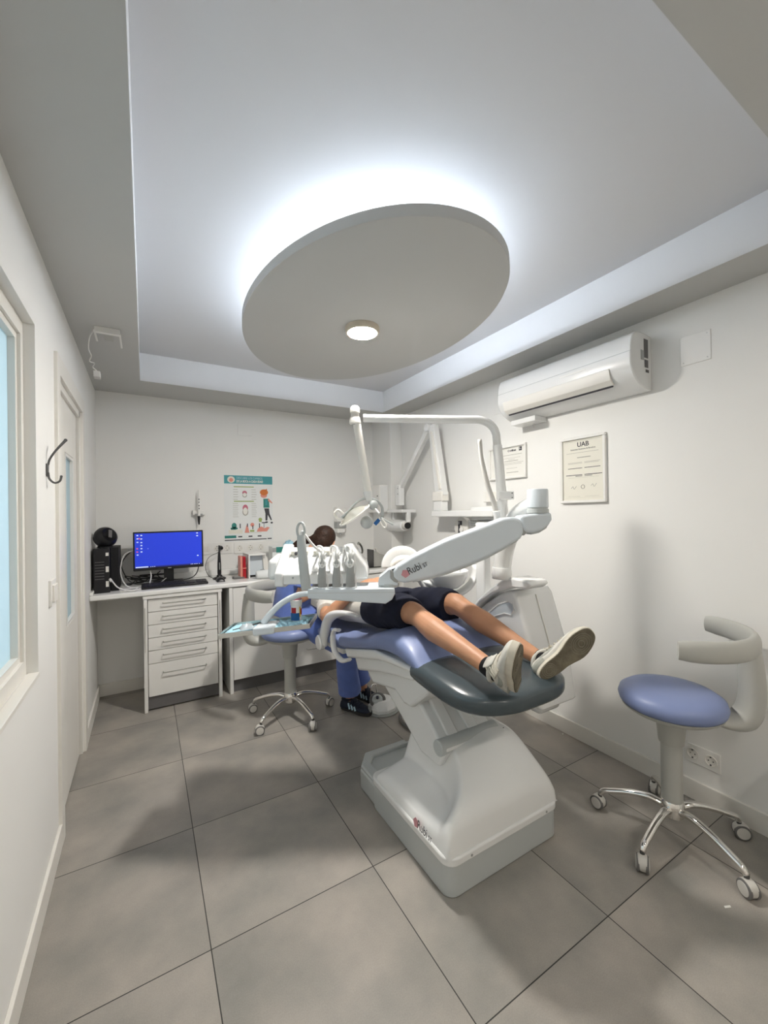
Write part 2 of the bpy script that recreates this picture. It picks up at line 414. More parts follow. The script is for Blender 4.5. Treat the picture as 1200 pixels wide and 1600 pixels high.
def downlight(loc, label, r=0.093, lens='lamp_lens'):
    t = thing('ceiling_light', label, 'ceiling light', loc)
    MB().lathe([(r * 0.9, 0.0), (r, 0.0), (r, -0.022), (r * 0.96, -0.030), (r * 0.86, -0.031), (r * 0.85, -0.026)], loc, seg=48).build('trim_ring', 'lamp_trim', t)
    MB().lathe([(r * 0.85, -0.020), (r * 0.85, -0.0275), (r * 0.80, -0.031), (0.001, -0.0325)], loc, seg=48).build('lens', lens, t)
    return t
downlight((1.028, 1.955, 2.43), 'lit round warm ceiling lamp on the grey oval panel')
downlight((0.35, -0.75, 2.43), 'added round fill lamp, unseen behind the camera, nearer the frosted window', 0.11, 'fill_lamp_lens')  # this pair is added out of view to brighten the room from behind
downlight((1.6, -0.75, 2.43), 'added round fill lamp, unseen behind the camera, nearer the right wall', 0.11, 'fill_lamp_lens')

# ================================================================ WALL FITTINGS
# --- coat hook
t = thing('coat_hook', 'dark metal coat hook with two prongs on the left wall', 'coat hook', (LX, 2.055, 1.61))
MB().box(LX, LX + 0.006, 2.045, 2.075, 1.585, 1.635).build('back_plate', 'dark_steel', t, bevel=0.002)
b = MB(); b.tube(bez([(LX + 0.006, 2.055, 1.63), (LX + 0.012, 2.056, 1.655), (LX + 0.030, 2.062, 1.69), (LX + 0.057, 2.085, 1.735)], 5), lerpr([0.004, 0.004, 0.004, 0.0055], 5), 8)
b.ball((LX + 0.058, 2.086, 1.737), 0.0065, 10); b.build('upper_prong', 'dark_steel', t)
b = MB(); b.tube(bez([(LX + 0.006, 2.055, 1.60), (LX + 0.010, 2.055, 1.575), (LX + 0.025, 2.06, 1.560), (LX + 0.040, 2.068, 1.568), (LX + 0.045, 2.07, 1.585)], 5), 0.004, 8)
b.ball((LX + 0.045, 2.07, 1.587), 0.005, 10); b.build('lower_prong', 'dark_steel', t)
# --- light switch on left wall
t = thing('light_switch', 'white double light switch beside the door casing', 'switch', (LX, 2.12, 1.07))
MB().box(LX, LX + 0.010, 2.075, 2.17, 1.065, 1.17).build('face_plate', 'laminate_white', t, bevel=0.002)
for y in (2.088, 2.124):
    m = frame((LX + 0.006, y, 1.08), (0, 1, 0), (0, 0, 1)); MB().box(LX + 0.008, LX + 0.018, y, y + 0.033, 1.08, 1.15).build('rocker', 'trim_white', t, bevel=0.0025)
# --- bracket with hanging cable on the dropped ceiling
t = thing('ceiling_bracket', 'small white bracket on the dropped ceiling with a wire and connector dangling', 'bracket', (-0.16, 2.75, 2.43))
b = MB(); b.box(-0.222, -0.108, 2.60, 2.64, 2.405, 2.43); b.build('housing', 'laminate_white', t, bevel=0.002)
b = MB(); b.box(-0.225, -0.217, 2.60, 2.75, 2.400, 2.406); b.box(-0.112, -0.104, 2.60, 2.80, 2.400, 2.406); b.box(-0.225, -0.104, 2.598, 2.606, 2.398, 2.407); b.build('arms', 'laminate_white', t)
MB().box(-0.185, -0.145, 2.67, 2.78, 2.423, 2.43).build('clip_plate', 'plastic_grey', t, bevel=0.001)
b = MB(); b.tube(bez([(-0.222, 2.62, 2.415), (-0.25, 2.70, 2.40), (-0.265, 2.80, 2.37), (-0.258, 2.86, 2.35), (-0.270, 2.90, 2.33), (-0.250, 2.93, 2.33), (-0.262, 2.97, 2.32), (-0.245, 3.0, 2.31)], 6), 0.0032, 6); b.build('cable', 'cable_white', t)
MB().box(-0.262, -0.228, 3.0, 3.06, 2.275, 2.31, Matrix.Identity(4)).build('connector', 'cable_white', t, bevel=0.003)
# --- blank plates
def plate(loc_box, label): return finish(MB().box(*loc_box).build('blank_plate', 'wall_paint', bevel=0.0015), label, 'wall plate')
plate((0.747, 0.872, BY - 0.004, BY, 2.163, 2.283), 'square white blank plate high on the back wall')
pl = thing('blank_plate', 'rectangular white blank plate on the right wall beside the air conditioner', 'wall plate', (RX, 0.925, 2.13))
MB().box(RX - 0.004, RX, 0.863, 0.99, 2.128, 2.27).build('plate', 'laminate_white', pl, bevel=0.0015)
for (y, z) in ((0.877, 2.142), (0.976, 2.142), (0.877, 2.256)): MB().cyl((RX - 0.004, y, z), (RX - 0.0055, y, z), 0.003, seg=10).build('screw', 'steel', pl)
plate((RX - 0.004, RX, 2.10, 2.25, 2.16, 2.29), 'white blank plate half hidden left of the air conditioner')
# --- sockets
def socket_bank(o, x, y, kinds, label, w=0.071, h=0.095, group=None):
    """plate with origin at lower left; x along the plate, y up"""
    n = Vector(x).cross(Vector(y)); c = Vector(o) + Vector(x) * w * len(kinds) / 2
    t = thing('wall_socket', label, 'wall socket', c, group=group)
    m = frame(o, x, y)
    MB().box(0, w * len(kinds), 0, h, 0, 0.008, m).build('face_plate', 'laminate_white', t, bevel=0.002)
    for i, k in enumerate(kinds):
        cx, cy = w * (i + 0.5), h / 2
        if k == 's':
            b = MB(); cc = m @ Vector((cx, cy, 0.008))
            b.lathe([(0.026, 0), (0.026, 0.004), (0.0215, 0.004), (0.0195, 0.0005), (0.001, 0.0005)], cc, n, 28); s = b.build('outlet', 'trim_white', t)
            b = MB()
            for q in (-1, 1): b.cyl(m @ Vector((cx + q * 0.0095, cy, 0.008)), m @ Vector((cx + q * 0.0095, cy, 0.0095)), 0.003, seg=8)
            for q in (-1, 1): b.box(cx - 0.003, cx + 0.003, cy + q * 0.0185 - 0.003, cy + q * 0.0185 + 0.003, 0.008, 0.0125, m)
            b.build('contacts', 'dark_steel', s)
        else:
            for q in range(2): MB().box(cx - 0.024 + q * 0.025, cx - 0.001 + q * 0.025, cy - 0.024, cy + 0.024, 0.007, 0.011, m).build('rocker', 'trim_white', t, bevel=0.002)
    return t
X_, Z_, NY = (1, 0, 0), (0, 0, 1), (0, -1, 0)
socket_bank((0.425, BY, 1.075), X_, Z_, 'rss', 'white switch and socket plate right of the monitor, black plug in it', 0.086, 0.1)
socket_bank((0.702, BY, 1.068), X_, Z_, 'sss', 'white triple socket plate under the poster', 0.096, 0.1)
socket_bank((-0.20, BY, 1.082), X_, Z_, 'rrr', 'white data socket plate behind the computer and cables', 0.10, 0.11)
socket_bank((RX, 1.0, 0.178), NY, Z_, 'ss', 'white double socket low on the right wall behind the stool', 0.074, 0.09)

# --- poster
t = thing('poster', 'teal headed dental poster with a cartoon child on the back wall', 'poster', (0.84, BY, 1.2))
px0, px1, pz0, pz1 = 0.622, 1.062, 1.178, 1.79; pw, ph = px1 - px0, pz1 - pz0
MB().box(px0, px1, BY - 0.0015, BY, pz0, pz1).build('sheet', 'paper_cool', t)
PO = Vector((px0, BY - 0.0015, pz0))
def pshape(name, matn, polys, lift=0.0, z=None):
    b = MB(); m = frame(PO + Vector((0, -lift, 0)), X_, Z_)
    for p in polys: b.prism([(u * pw, v * ph) for u, v in p], m, 0, 0.0005)
    return b.build(name, matn, t)
def rct(a, b_, c, d): return [(a, c), (b_, c), (b_, d), (a, d)]
def ell(cx, cy, rx, ry, n=18): return [(cx + rx * math.cos(2 * PI * i / n), cy + ry * math.sin(2 * PI * i / n)) for i in range(n)]
pshape('header', 'teal', [rct(0, 1, 0.875, 1.0)])
pshape('header_emblem', 'paper_cream', [ell(0.14, 0.937, 0.075, 0.05)], 0.0005)
pshape('header_emblem', 'salmon', [ell(0.14, 0.93, 0.04, 0.03)], 0.001)
text('lettering', 'DESCUBRE LOS CAMBIOS', 0.029, PO + Vector((0.245 * pw, -0.0007, 0.947 * ph)), X_, Z_, 'stripe_blue', t, 0.0003, sx=0.72)
text('lettering', 'DE LA BOCA A CADA EDAD', 0.029, PO + Vector((0.245 * pw, -0.0007, 0.898 * ph)), X_, Z_, 'paper', t, 0.0003, bold=0.0008, sx=0.66)
pshape('rule', 'olive', [rct(0.19, 0.60, 0.822, 0.837)])
pshape('rule', 'olive', [rct(0.19, 0.60, 0.602, 0.617)])
L_ = []
for i in range(5): L_ += [rct(0.18, 0.27 + 0.01 * (i % 2), 0.785 - i * 0.037, 0.791 - i * 0.037), rct(0.55, 0.64 + 0.01 * (i % 3), 0.785 - i * 0.037, 0.791 - i * 0.037)]
for i in range(8): L_ += [rct(0.17, 0.27 + 0.01 * (i % 2), 0.575 - i * 0.029, 0.580 - i * 0.029), rct(0.55, 0.64 + 0.01 * (i % 3), 0.575 - i * 0.029, 0.580 - i * 0.029)]
L_ += [rct(0.42, 0.75, 0.125, 0.129)]
pshape('fine_print', 'ink_light', L_)
pshape('gum_drawing', 'pink', [ell(0.41, 0.74, 0.048, 0.032), [(0.37, 0.70), (0.45, 0.70), (0.45, 0.74), (0.37, 0.74)], ell(0.42, 0.505, 0.055, 0.055)])
pshape('gum_drawing', 'ink_light', [ell(0.41, 0.70, 0.046, 0.032), ell(0.42, 0.445, 0.06, 0.055)], 0.0002)
pshape('teeth_drawing', 'paper', [ell(0.41, 0.71, 0.036, 0.03), ell(0.42, 0.46, 0.045, 0.055)], 0.0006)
# plain cartoon child
pshape('child_drawing', 'ink', [[(0.815, 0.50), (0.92, 0.50), (0.93, 0.42), (0.98, 0.32), (0.96, 0.31), (0.89, 0.40), (0.88, 0.31), (0.84, 0.31), (0.84, 0.42)], ell(0.865, 0.285, 0.03, 0.012), ell(0.975, 0.275, 0.025, 0.014)])
pshape('child_drawing', 'teal_dark', [[(0.80, 0.65), (0.92, 0.65), (0.93, 0.51), (0.80, 0.51)]], 0.0002)
pshape('child_drawing', 'teal', [[(0.84, 0.63), (0.89, 0.63), (0.885, 0.55), (0.84, 0.55)]], 0.0005)
pshape('child_drawing', 'salmon', [ell(0.81, 0.70, 0.07, 0.035), [(0.91, 0.66), (0.97, 0.61), (0.995, 0.59), (0.99, 0.575), (0.93, 0.60), (0.90, 0.62)]], 0.0005)
pshape('child_drawing', 'orange', [ell(0.815, 0.75, 0.088, 0.047), [(0.84, 0.79), (0.88, 0.81), (0.88, 0.77)]], 0.0008)
pshape('small_figures', 'teal_dark', [ell(0.19, 0.24, 0.05, 0.045), ell(0.19, 0.20, 0.075, 0.02), rct(0.13, 0.15, 0.15, 0.2)])
pshape('small_figures', 'salmon', [[(0.40, 0.13), (0.50, 0.13), (0.47, 0.22), (0.44, 0.25)], [(0.65, 0.14), (0.87, 0.14), (0.93, 0.20), (0.88, 0.21), (0.82, 0.19), (0.75, 0.22), (0.68, 0.19)], ell(0.56, 0.25, 0.04, 0.03)], 0.0002)
pshape('small_figures', 'paper_cream', [rct(0.08, 0.36, 0.12, 0.18)], 0.0001)
pshape('small_figures', 'olive', [ell(0.73, 0.33, 0.04, 0.025), rct(0.70, 0.76, 0.29, 0.31), rct(0.51, 0.60, 0.14, 0.17)], 0.0003)
pshape('small_figures', 'ink', [rct(0.30, 0.32, 0.2, 0.27), rct(0.45, 0.47, 0.22, 0.27), rct(0.56, 0.58, 0.18, 0.24), rct(0.70, 0.72, 0.20, 0.27), rct(0.76, 0.86, 0.27, 0.285), rct(0.80, 0.81, 0.20, 0.27)], 0.0004)
pshape('footer_tab', 'teal_dark', [rct(0.0, 0.23, 0.055, 0.095)])
pshape('footer_line', 'ink', [rct(0.0, 0.86, 0.018, 0.032), rct(0.88, 0.97, 0.02, 0.036), rct(0.27, 0.35, 0.063, 0.083), rct(0.48, 0.56, 0.063, 0.083), rct(0.67, 0.75, 0.063, 0.083)])

# --- framed certificates on right wall (frame axes: x = -Y, y = +Z)
def certificate(y_left, y_right, z0, z1, label, pm):
    t = thing('framed_certificate', label, 'certificate', (RX, (y_left + y_right) / 2, z0)); w = y_left - y_right; h = z1 - z0
    m = frame((RX, y_left, z0), NY, Z_); f = 0.016; b = MB()
    for (a, c, d, e) in ((0, w, 0, f), (0, w, h - f, h), (0, f, f, h - f), (w - f, w, f, h - f)): b.box(a, c, d, e, 0, 0.02, m)
    b.build('frame', 'laminate_white', t, bevel=0.003)
    MB().box(f - 0.002, w - f + 0.002, f - 0.002, h - f + 0.002, 0, 0.008, m).build('sheet', pm, t)
    return t, m, w, h
t, m, w, h = certificate(1.668, 1.372, 1.468, 1.874, 'portrait framed university diploma in a white frame on the right wall', 'paper_cream')
def onm(m, u, v, z=0.0085): return m @ Vector((u, v, z))
text('lettering', 'UAB', 0.040, onm(m, 0.152, 0.345), NY, Z_, 'ink', t, 0.0004, 'CENTER', 0.0006, 1.0)
text('lettering', 'Universitat Autònoma de Barcelona', 0.0125, onm(m, 0.150, 0.326), NY, Z_, 'ink', t, 0.0003, 'CENTER', 0.0, 0.9)
def bars(t, m, rects, matn='ink_light', z=0.0082, name='print_lines'):
    b = MB()
    for r in rects: b.box(r[0], r[1], r[2], r[3], z, z + 0.0004, m)
    return b.build(name, matn, t)
bars(t, m, [(0.03, 0.268, 0.380, 0.3815), (0.04, 0.25, 0.308, 0.310), (0.112, 0.200, 0.276, 0.281), (0.05, 0.145, 0.248, 0.250), (0.16, 0.26, 0.248, 0.250), (0.05, 0.145, 0.242, 0.244), (0.16, 0.25, 0.242, 0.244), (0.05, 0.25, 0.155, 0.156), (0.05, 0.13, 0.040, 0.041), (0.16, 0.25, 0.040, 0.041), (0.03, 0.27, 0.032, 0.0325)])
bars(t, m, [(0.05, 0.145, 0.212, 0.2155), (0.16, 0.26, 0.212, 0.2155), (0.035, 0.145, 0.170, 0.174), (0.16, 0.27, 0.170, 0.174), (0.10, 0.145, 0.163, 0.166), (0.16, 0.21, 0.163, 0.166)], 'ink')
b = MB(); b.tube([onm(m, 0.148 + 0.012 * math.cos(a / 8 * 2 * PI), 0.098 + 0.012 * math.sin(a / 8 * 2 * PI), 0.0087) for a in range(8)], 0.0018, 6, close=True); b.build('seal', 'ink_light', t)
b = MB()
for (u, v) in ((0.07, 0.09), (0.20, 0.10)): b.tube(bez([onm(m, u, v), onm(m, u + 0.012, v + 0.012), onm(m, u + 0.02, v - 0.004), onm(m, u + 0.036, v + 0.014)], 4), 0.0007, 5)
b.build('signature', 'ink', t)
t, m, w, h = certificate(2.295, 1.940, 1.660, 1.905, 'landscape framed certificate in a white frame behind the lamp pole', 'paper')
text('lettering', 'Certificat', 0.020, onm(m, 0.185, 0.198), NY, Z_, 'ink', t, 0.0003, 'LEFT', 0.0008, 1.0)
bars(t, m, [(0.288, 0.315, 0.195, 0.222)], 'ink', name='emblem')
bars(t, m, [(0.293, 0.297, 0.203, 0.218), (0.303, 0.309, 0.207, 0.210)], 'paper', 0.0086, name='emblem_mark')
bars(t, m, [(0.12, 0.335, 0.222, 0.2235), (0.10, 0.315, 0.172, 0.175), (0.12, 0.30, 0.150, 0.1515), (0.19, 0.25, 0.139, 0.141), (0.15, 0.28, 0.127, 0.131), (0.12, 0.325, 0.114, 0.116), (0.10, 0.31, 0.104, 0.106), (0.17, 0.27, 0.075, 0.077), (0.17, 0.28, 0.044, 0.048)])

# --- air conditioner on right wall, with drain box
t = thing('air_conditioner', 'white split air conditioner mounted high on the right wall', 'air conditioner', (RX, 1.59, 2.05))
prof = [(0, 0.0), (0, 0.285), (0.10, 0.292), (0.165, 0.275), (0.192, 0.22), (0.198, 0.13), (0.185, 0.085), (0.150, 0.045), (0.09, 0.012), (0.03, 0.0)]
y0, y1 = 1.125, 2.02
b = MB(); m = frame((RX, y0, 2.045), (-1, 0, 0), Z_)
prf = [(p.x, p.y) for p in bez([(a, c, 0) for a, c in prof[1:]], 4)]; prf = [(0, 0.0)] + prf
b = MB(); b.prism(prf, m, 0, y1 - y0) if m.to_3x3()[1][2] > 0 else b.prism(prf, m, -(y1 - y0), 0)
b.build('casing', 'unit_white', t, bevel=0.006)
# outlet flap and dark slot along the lower front
def acx(y, d, z): return Vector((RX - d, y, 2.045 + z))
b = MB(); b.loft([[acx(y, 0.196, 0.118), acx(y, 0.201, 0.118), acx(y, 0.203, 0.112), acx(y, 0.190, 0.060), acx(y, 0.160, 0.038), acx(y, 0.150, 0.040), acx(y, 0.18, 0.07)] for y in (y0 + 0.11, y1 - 0.05)]); b.build('flap', 'trim_white', t, bevel=0.002)
b = MB(); b.loft([[acx(y, 0.150, 0.041), acx(y, 0.161, 0.039), acx(y, 0.150, 0.031), acx(y, 0.144, 0.036)] for y in (y0 + 0.12, y1 - 0.06)]); b.build('air_slot', 'ink', t)
b = MB(); b.loft([[acx(y, 0.1955, 0.181), acx(y, 0.1975, 0.181), acx(y, 0.1980, 0.178), acx(y, 0.1955, 0.178)] for y in (y0, y1)]); b.build('panel_seam', 'unit_grey', t)
MB().box(RX - 0.199, RX - 0.196, 1.37, 1.53, 2.045 + 0.155, 2.045 + 0.162).build('indicator', 'laminate_white', t)
b = MB(); 
for (d0, d1, z0_, z1_) in ((0.035, 0.075, 0.165, 0.262), (0.035, 0.07, 0.115, 0.155), (0.03, 0.06, 0.09, 0.105)): b.box(RX - d1, RX - d0, y0 - 0.001, y0 + 0.002, 2.045 + z0_, 2.045 + z1_)
b.build('rating_label', 'kick_grey', t)
MB().box(RX - 0.105, RX - 0.075, y0 - 0.0012, y0 + 0.002, 2.045 + 0.15, 2.045 + 0.20).build('energy_label', 'strap_grey', t)
MB().box(RX - 0.12, RX, 1.775, 1.975, 2.012, 2.046).build('drain_box', 'unit_white', t, bevel=0.003)
MB().tube([(RX - 0.03, 1.86, 2.012), (RX - 0.028, 1.858, 1.985)], 0.004, 8).build('drain_stub', 'cable_white', t)

# --- soap dispenser on back wall (behind the operating lamp)
t = thing('soap_dispenser', 'translucent white soap dispenser on the back wall behind the operating lamp', 'dispenser', (1.75, BY, 1.20))
MB().box(1.695, 1.805, BY - 0.09, BY, 1.335, 1.49).build('tank', 'laminate_white', t, bevel=0.015, bseg=3)
MB().box(1.70, 1.80, BY - 0.094, BY, 1.275, 1.335).build('band', 'strap_grey', t, bevel=0.004)
MB().box(1.705, 1.795, BY - 0.085, BY, 1.225, 1.275).build('lever', 'laminate_white', t, bevel=0.01)
MB().cyl((1.75, BY - 0.06, 1.225), (1.75, BY - 0.06, 1.205), 0.012).build('nozzle', 'strap_grey', t)
# --- towel box on the corner column
t = thing('towel_dispenser', 'white metal towel box on the corner pillar with a lock', 'dispenser', (2.12, 3.72, 1.43))
MB().box(2.065, 2.17, 3.60, 3.84, 1.43, 1.715).build('casing', 'laminate_white', t, bevel=0.006)
MB().box(2.075, 2.16, 3.594, 3.60, 1.44, 1.705).build('side_panel', 'unit_white', t, bevel=0.003)
MB().cyl((2.065, 3.64, 1.60), (2.060, 3.64, 1.60), 0.007).build('lock', 'dark_steel', t)

# --- wall-mounted x-ray unit (right wall)
t = thing('dental_xray_unit', 'white folding wall arm x-ray head on the right wall', 'x-ray unit', (RX, 2.55, 1.40))
MB().box(RX - 0.16, RX - 0.06, 2.12, 2.845, 1.385, 1.435).build('base_rail', 'unit_white', t, bevel=0.005)
MB().box(RX - 0.09, RX, 2.16, 2.42, 1.36, 1.46).build('wall_bracket', 'unit_white', t, bevel=0.005)
b = MB(); b.box(RX - 0.145, RX - 0.075, 2.72, 2.835, 1.435, 1.555); b.build('pivot_post', 'unit_white', t, bevel=0.006)
MB().box(RX - 0.15, RX - 0.07, 2.71, 2.845, 1.515, 1.60).build('pivot_cap', 'trim_white', t, bevel=0.01)
def beam(name, p0, p1, w0, w1, th, matn, parent, bevel=0.006):
    p0, p1 = Vector(p0), Vector(p1); m = frame(p0, p1 - p0, z=(1, 0, 0)); L = (p1 - p0).length
    MB().prism([(0, -w0), (L, -w1), (L, w1), (0, w0)], m, -th, th).build(name, matn, parent, bevel=bevel)
beam('rear_arm', (RX - 0.11, 2.76, 1.56), (RX - 0.11, 2.865, 2.19), 0.055, 0.038, 0.03, 'unit_white', t)
beam('arm_cable_cover', (RX - 0.145, 2.74, 1.62), (RX - 0.145, 2.845, 2.13), 0.012, 0.010, 0.008, 'trim_white', t, 0.003)
MB().cyl((RX - 0.165, 2.90, 2.175), (RX - 0.07, 2.90, 2.175), 0.035).build('elbow_joint', 'unit_white', t, bevel=0.004)
beam('front_arm', (RX - 0.12, 2.92, 2.16), (RX - 0.12, 3.405, 1.665), 0.026, 0.024, 0.022, 'unit_white', t)
b = MB(); b.box(RX - 0.15, RX - 0.09, 3.37, 3.46, 1.495, 1.70); b.build('drop_link', 'unit_white', t, bevel=0.01)
b = MB()
for (y, z) in ((3.40, 1.665), (3.40, 1.61)): b.cyl((RX - 0.15, y, z), (RX - 0.154, y, z), 0.006, seg=10)
b.build('link_screws', 'strap_grey', t)
b = MB(); b.box(RX - 0.20, RX - 0.04, 3.25, 3.53, 1.425, 1.455); b.box(RX - 0.14, RX - 0.10, 3.25, 3.285, 1.33, 1.43); b.box(RX - 0.14, RX - 0.10, 3.495, 3.53, 1.33, 1.43); b.build('yoke', 'unit_white', t, bevel=0.006)
hd = MB().tube([(RX - 0.12, 3.60, 1.295), (RX - 0.12, 3.585, 1.295), (RX - 0.13, 3.40, 1.295), (RX - 0.14, 3.30, 1.297)], [0.05, 0.062, 0.062, 0.05], 28).build('tube_head', 'unit_white', t, bevel=0.004)
MB().tube([(RX - 0.14, 3.31, 1.297), (RX - 0.152, 3.235, 1.30)], [0.036, 0.033], 28).build('cone', 'trim_white', hd)
MB().tube([(RX - 0.1515, 3.238, 1.30), (RX - 0.154, 3.225, 1.3005)], [0.031, 0.031], 28).build('aperture', 'black_matte', hd)
t = thing('xray_controller', 'white round faced x-ray controller with a dark display on the right wall', 'controller', (RX, 2.5, 1.21))
MB().box(RX - 0.05, RX, 2.14, 2.58, 1.215, 1.355).build('housing', 'unit_white', t, bevel=0.012)
m = frame((RX - 0.05, 2.57, 1.30), NY, Z_)
MB().lathe([(0.085, -0.03), (0.085, 0.012), (0.075, 0.02), (0.001, 0.02)], (RX - 0.05, 2.57, 1.295), (-1, 0, 0), 36).build('dial_face', 'trim_white', t)
bars(t, frame((RX - 0.0705, 2.57, 1.295), NY, Z_), [(-0.03, 0.02, 0.02, 0.055), (-0.03, -0.005, -0.05, 0.02)], 'ink', 0.0, 'display')
bars(t, frame((RX - 0.0705, 2.57, 1.295), NY, Z_), [(-0.026, -0.008, 0.026, 0.05)], 'strap_grey', 0.0005, 'display_symbols')
MB().cyl((RX - 0.07, 2.555, 1.275), (RX - 0.082, 2.555, 1.275), 0.02).build('knob', 'laminate_white', t, bevel=0.003)
bars(t, m, [(0.10, 0.115, 0.045, 0.055), (0.12, 0.165, 0.045, 0.055), (0.10, 0.165, 0.030, 0.036), (0.10, 0.155, 0.015, 0.02)], 'strap_grey', 0.0005)
t = thing('wall_box', 'small cream wall box behind the lamp pole clamp', 'wall box', (RX, 2.23, 1.50))
MB().box(RX - 0.04, RX, 2.125, 2.335, 1.495, 1.575).build('casing', 'trim_white', t, bevel=0.004)
MB().box(RX - 0.043, RX - 0.04, 2.30, 2.33, 1.50, 1.57).build('end_cap', 'laminate_white', t)

# ================================================================ WORKTOP AND CABINETS
t = thing('worktop', 'long white worktop along the back wall with rounded front edge', 'worktop', (0.9, 3.68, 0.84))
MB().box(LX, 2.17, 3.405, BY, 0.846, 0.882).build('slab', 'worktop_white', t, bevel=0.01, bseg=3)
finish(MB().box(LX, 2.17, 3.895, BY, 0.8825, 0.935).build('upstand', 'worktop_white', bevel=0.006), 'low white upstand strip along the back wall behind the worktop', 'upstand')
finish(MB().box(LX, LX + 0.02, 3.42, 3.894, 0.8825, 0.905).build('upstand', 'worktop_white', bevel=0.004), 'short white upstand at the left wall end of the worktop', 'upstand')
def pull(parent, x0, x1, y, z):
    b = MB(); b.tube([(x0, y, z), (x0, y - 0.026, z), (x0 + 0.006, y - 0.030, z), (x1 - 0.006, y - 0.030, z), (x1, y - 0.026, z), (x1, y, z)], 0.004, 8)
    b.build('handle', 'steel', parent)
t = thing('drawer_cabinet', 'white six drawer cabinet under the worktop, left of the pair', 'cabinet', (0.25, 3.66, 0))
b = MB(); b.box(-0.018, 0.006, 3.41, 3.90, 0, 0.825); b.box(0.486, 0.510, 3.41, 3.90, 0, 0.825); b.box(-0.022, 0.514, 3.405, 3.90, 0.822, 0.843); b.box(0.006, 0.486, 3.462, 3.90, 0.02, 0.822)
b.build('body', 'laminate_white', t, bevel=0.002)
MB().box(0.006, 0.486, 3.44, 3.46, 0.012, 0.10).build('kick_plate', 'kick_grey', t)
zs = [0.105, 0.345, 0.44, 0.533, 0.628, 0.722, 0.818]
for i in range(6):
    d = MB().box(0.010, 0.482, 3.425, 3.455, zs[i] + 0.002, zs[i + 1] - 0.002).build('drawer', 'laminate_white', t, bevel=0.0015)
    zz = (zs[i] + zs[i + 1]) / 2 + (0.05 if i == 0 else 0.012)
    pull(d, 0.105, 0.395, 3.425, zz)
for x in (-0.010, 0.498):
    b = MB(); b.box(x - 0.002, x + 0.002, 3.405, 3.411, 0.44, 0.76); b.build('grip_strip', 'steel', t)
t = thing('base_cabinet', 'white base cabinet with a plain door behind the blue stool', 'cabinet', (0.84, 3.66, 0))
b = MB(); b.box(0.568, 0.595, 3.41, 3.90, 0, 0.842); b.box(1.085, 1.10, 3.475, 3.90, 0.0, 0.842); b.box(0.595, 1.085, 3.475, 3.90, 0.02, 0.842); b.build('body', 'laminate_white', t, bevel=0.002)
MB().box(0.598, 1.098, 3.415, 3.445, 0.105, 0.838).build('door', 'laminate_white', t, bevel=0.0015)
MB().box(0.595, 1.10, 3.45, 3.47, 0.0, 0.10).build('kick_plate', 'kick_grey', t)
def dcab(x0, x1, label):
    t = thing('drawer_cabinet', label, 'cabinet', ((x0 + x1) / 2, 3.66, 0))
    MB().box(x0, x1, 3.475, 3.90, 0.02, 0.842).build('body', 'laminate_white', t, bevel=0.002)
    MB().box(x0, x1, 3.45, 3.47, 0.0, 0.10).build('kick_plate', 'kick_grey', t)
    for z0_, z1_ in ((0.105, 0.33), (0.335, 0.565), (0.57, 0.838)):
        d = MB().box(x0 + 0.003, x1 - 0.003, 3.415, 3.445, z0_, z1_).build('drawer', 'laminate_white', t, bevel=0.0015)
        pull(d, x0 + 0.10, x1 - 0.10, 3.415, z0_ + 0.14)
dcab(1.103, 1.63, 'white three drawer cabinet right of the plain door, behind the dentist')
dcab(1.633, 2.165, 'white three drawer cabinet in the far corner, beyond the patient chair')

# ================================================================ THINGS ON THE WORKTOP (top z 0.882)
WT = 0.882
t = thing('desktop_computer', 'black desktop computer tower at the left end of the worktop', 'computer', (-0.25, 3.66, WT))
MB().box(-0.318, -0.222, 3.50, 3.86, WT, 1.198).build('case', 'black_plastic', t, bevel=0.004)
MB().box(-0.221, -0.17, 3.56, 3.86, WT, 1.198).build('side_module', 'black_matte', t, bevel=0.003)
for z0_, z1_ in ((1.145, 1.168), (1.03, 1.07), (0.925, 0.965)): MB().box(-0.246, -0.228, 3.4985, 3.50, z0_, z1_).build('sticker', 'paper', t)
b = MB()
for k in range(7): b.box(-0.310, -0.255, 3.4982, 3.50, 1.10 - k * 0.02, 1.104 - k * 0.02)
b.build('front_slots', 'kick_grey', t)
t = thing('desk_speaker', 'round black speaker ball resting on the computer tower', 'speaker', (-0.255, 3.62, 1.198))
m = frame((-0.255, 3.61, 1.262), (0.85, -0.35, 0.35), z=(-0.2, 0.6, 0.9))
MB().lathe([(0.03, 0), (0.05, 0.0), (0.045, 0.015)], (-0.255, 3.62, 1.198), seg=28).build('foot', 'black_matte', t)
MB().lathe([(0.001, -0.06), (0.035, -0.058), (0.062, -0.04), (0.075, -0.01), (0.076, 0.015), (0.066, 0.04), (0.052, 0.052), (0.045, 0.046), (0.03, 0.03), (0.001, 0.022)], (-0.255, 3.61, 1.272), (0.55, -0.70, 0.42), 36).build('shell', 'black_plastic', t, sharp=60)
MB().box(-0.012, 0.012, -0.03, 0.03, -0.004, 0.004, frame((-0.222, 3.568, 1.30), (1, 0, 0), z=(0.55, -0.7, 0.42))).build('button_pad', 'kick_grey', t, bevel=0.002)

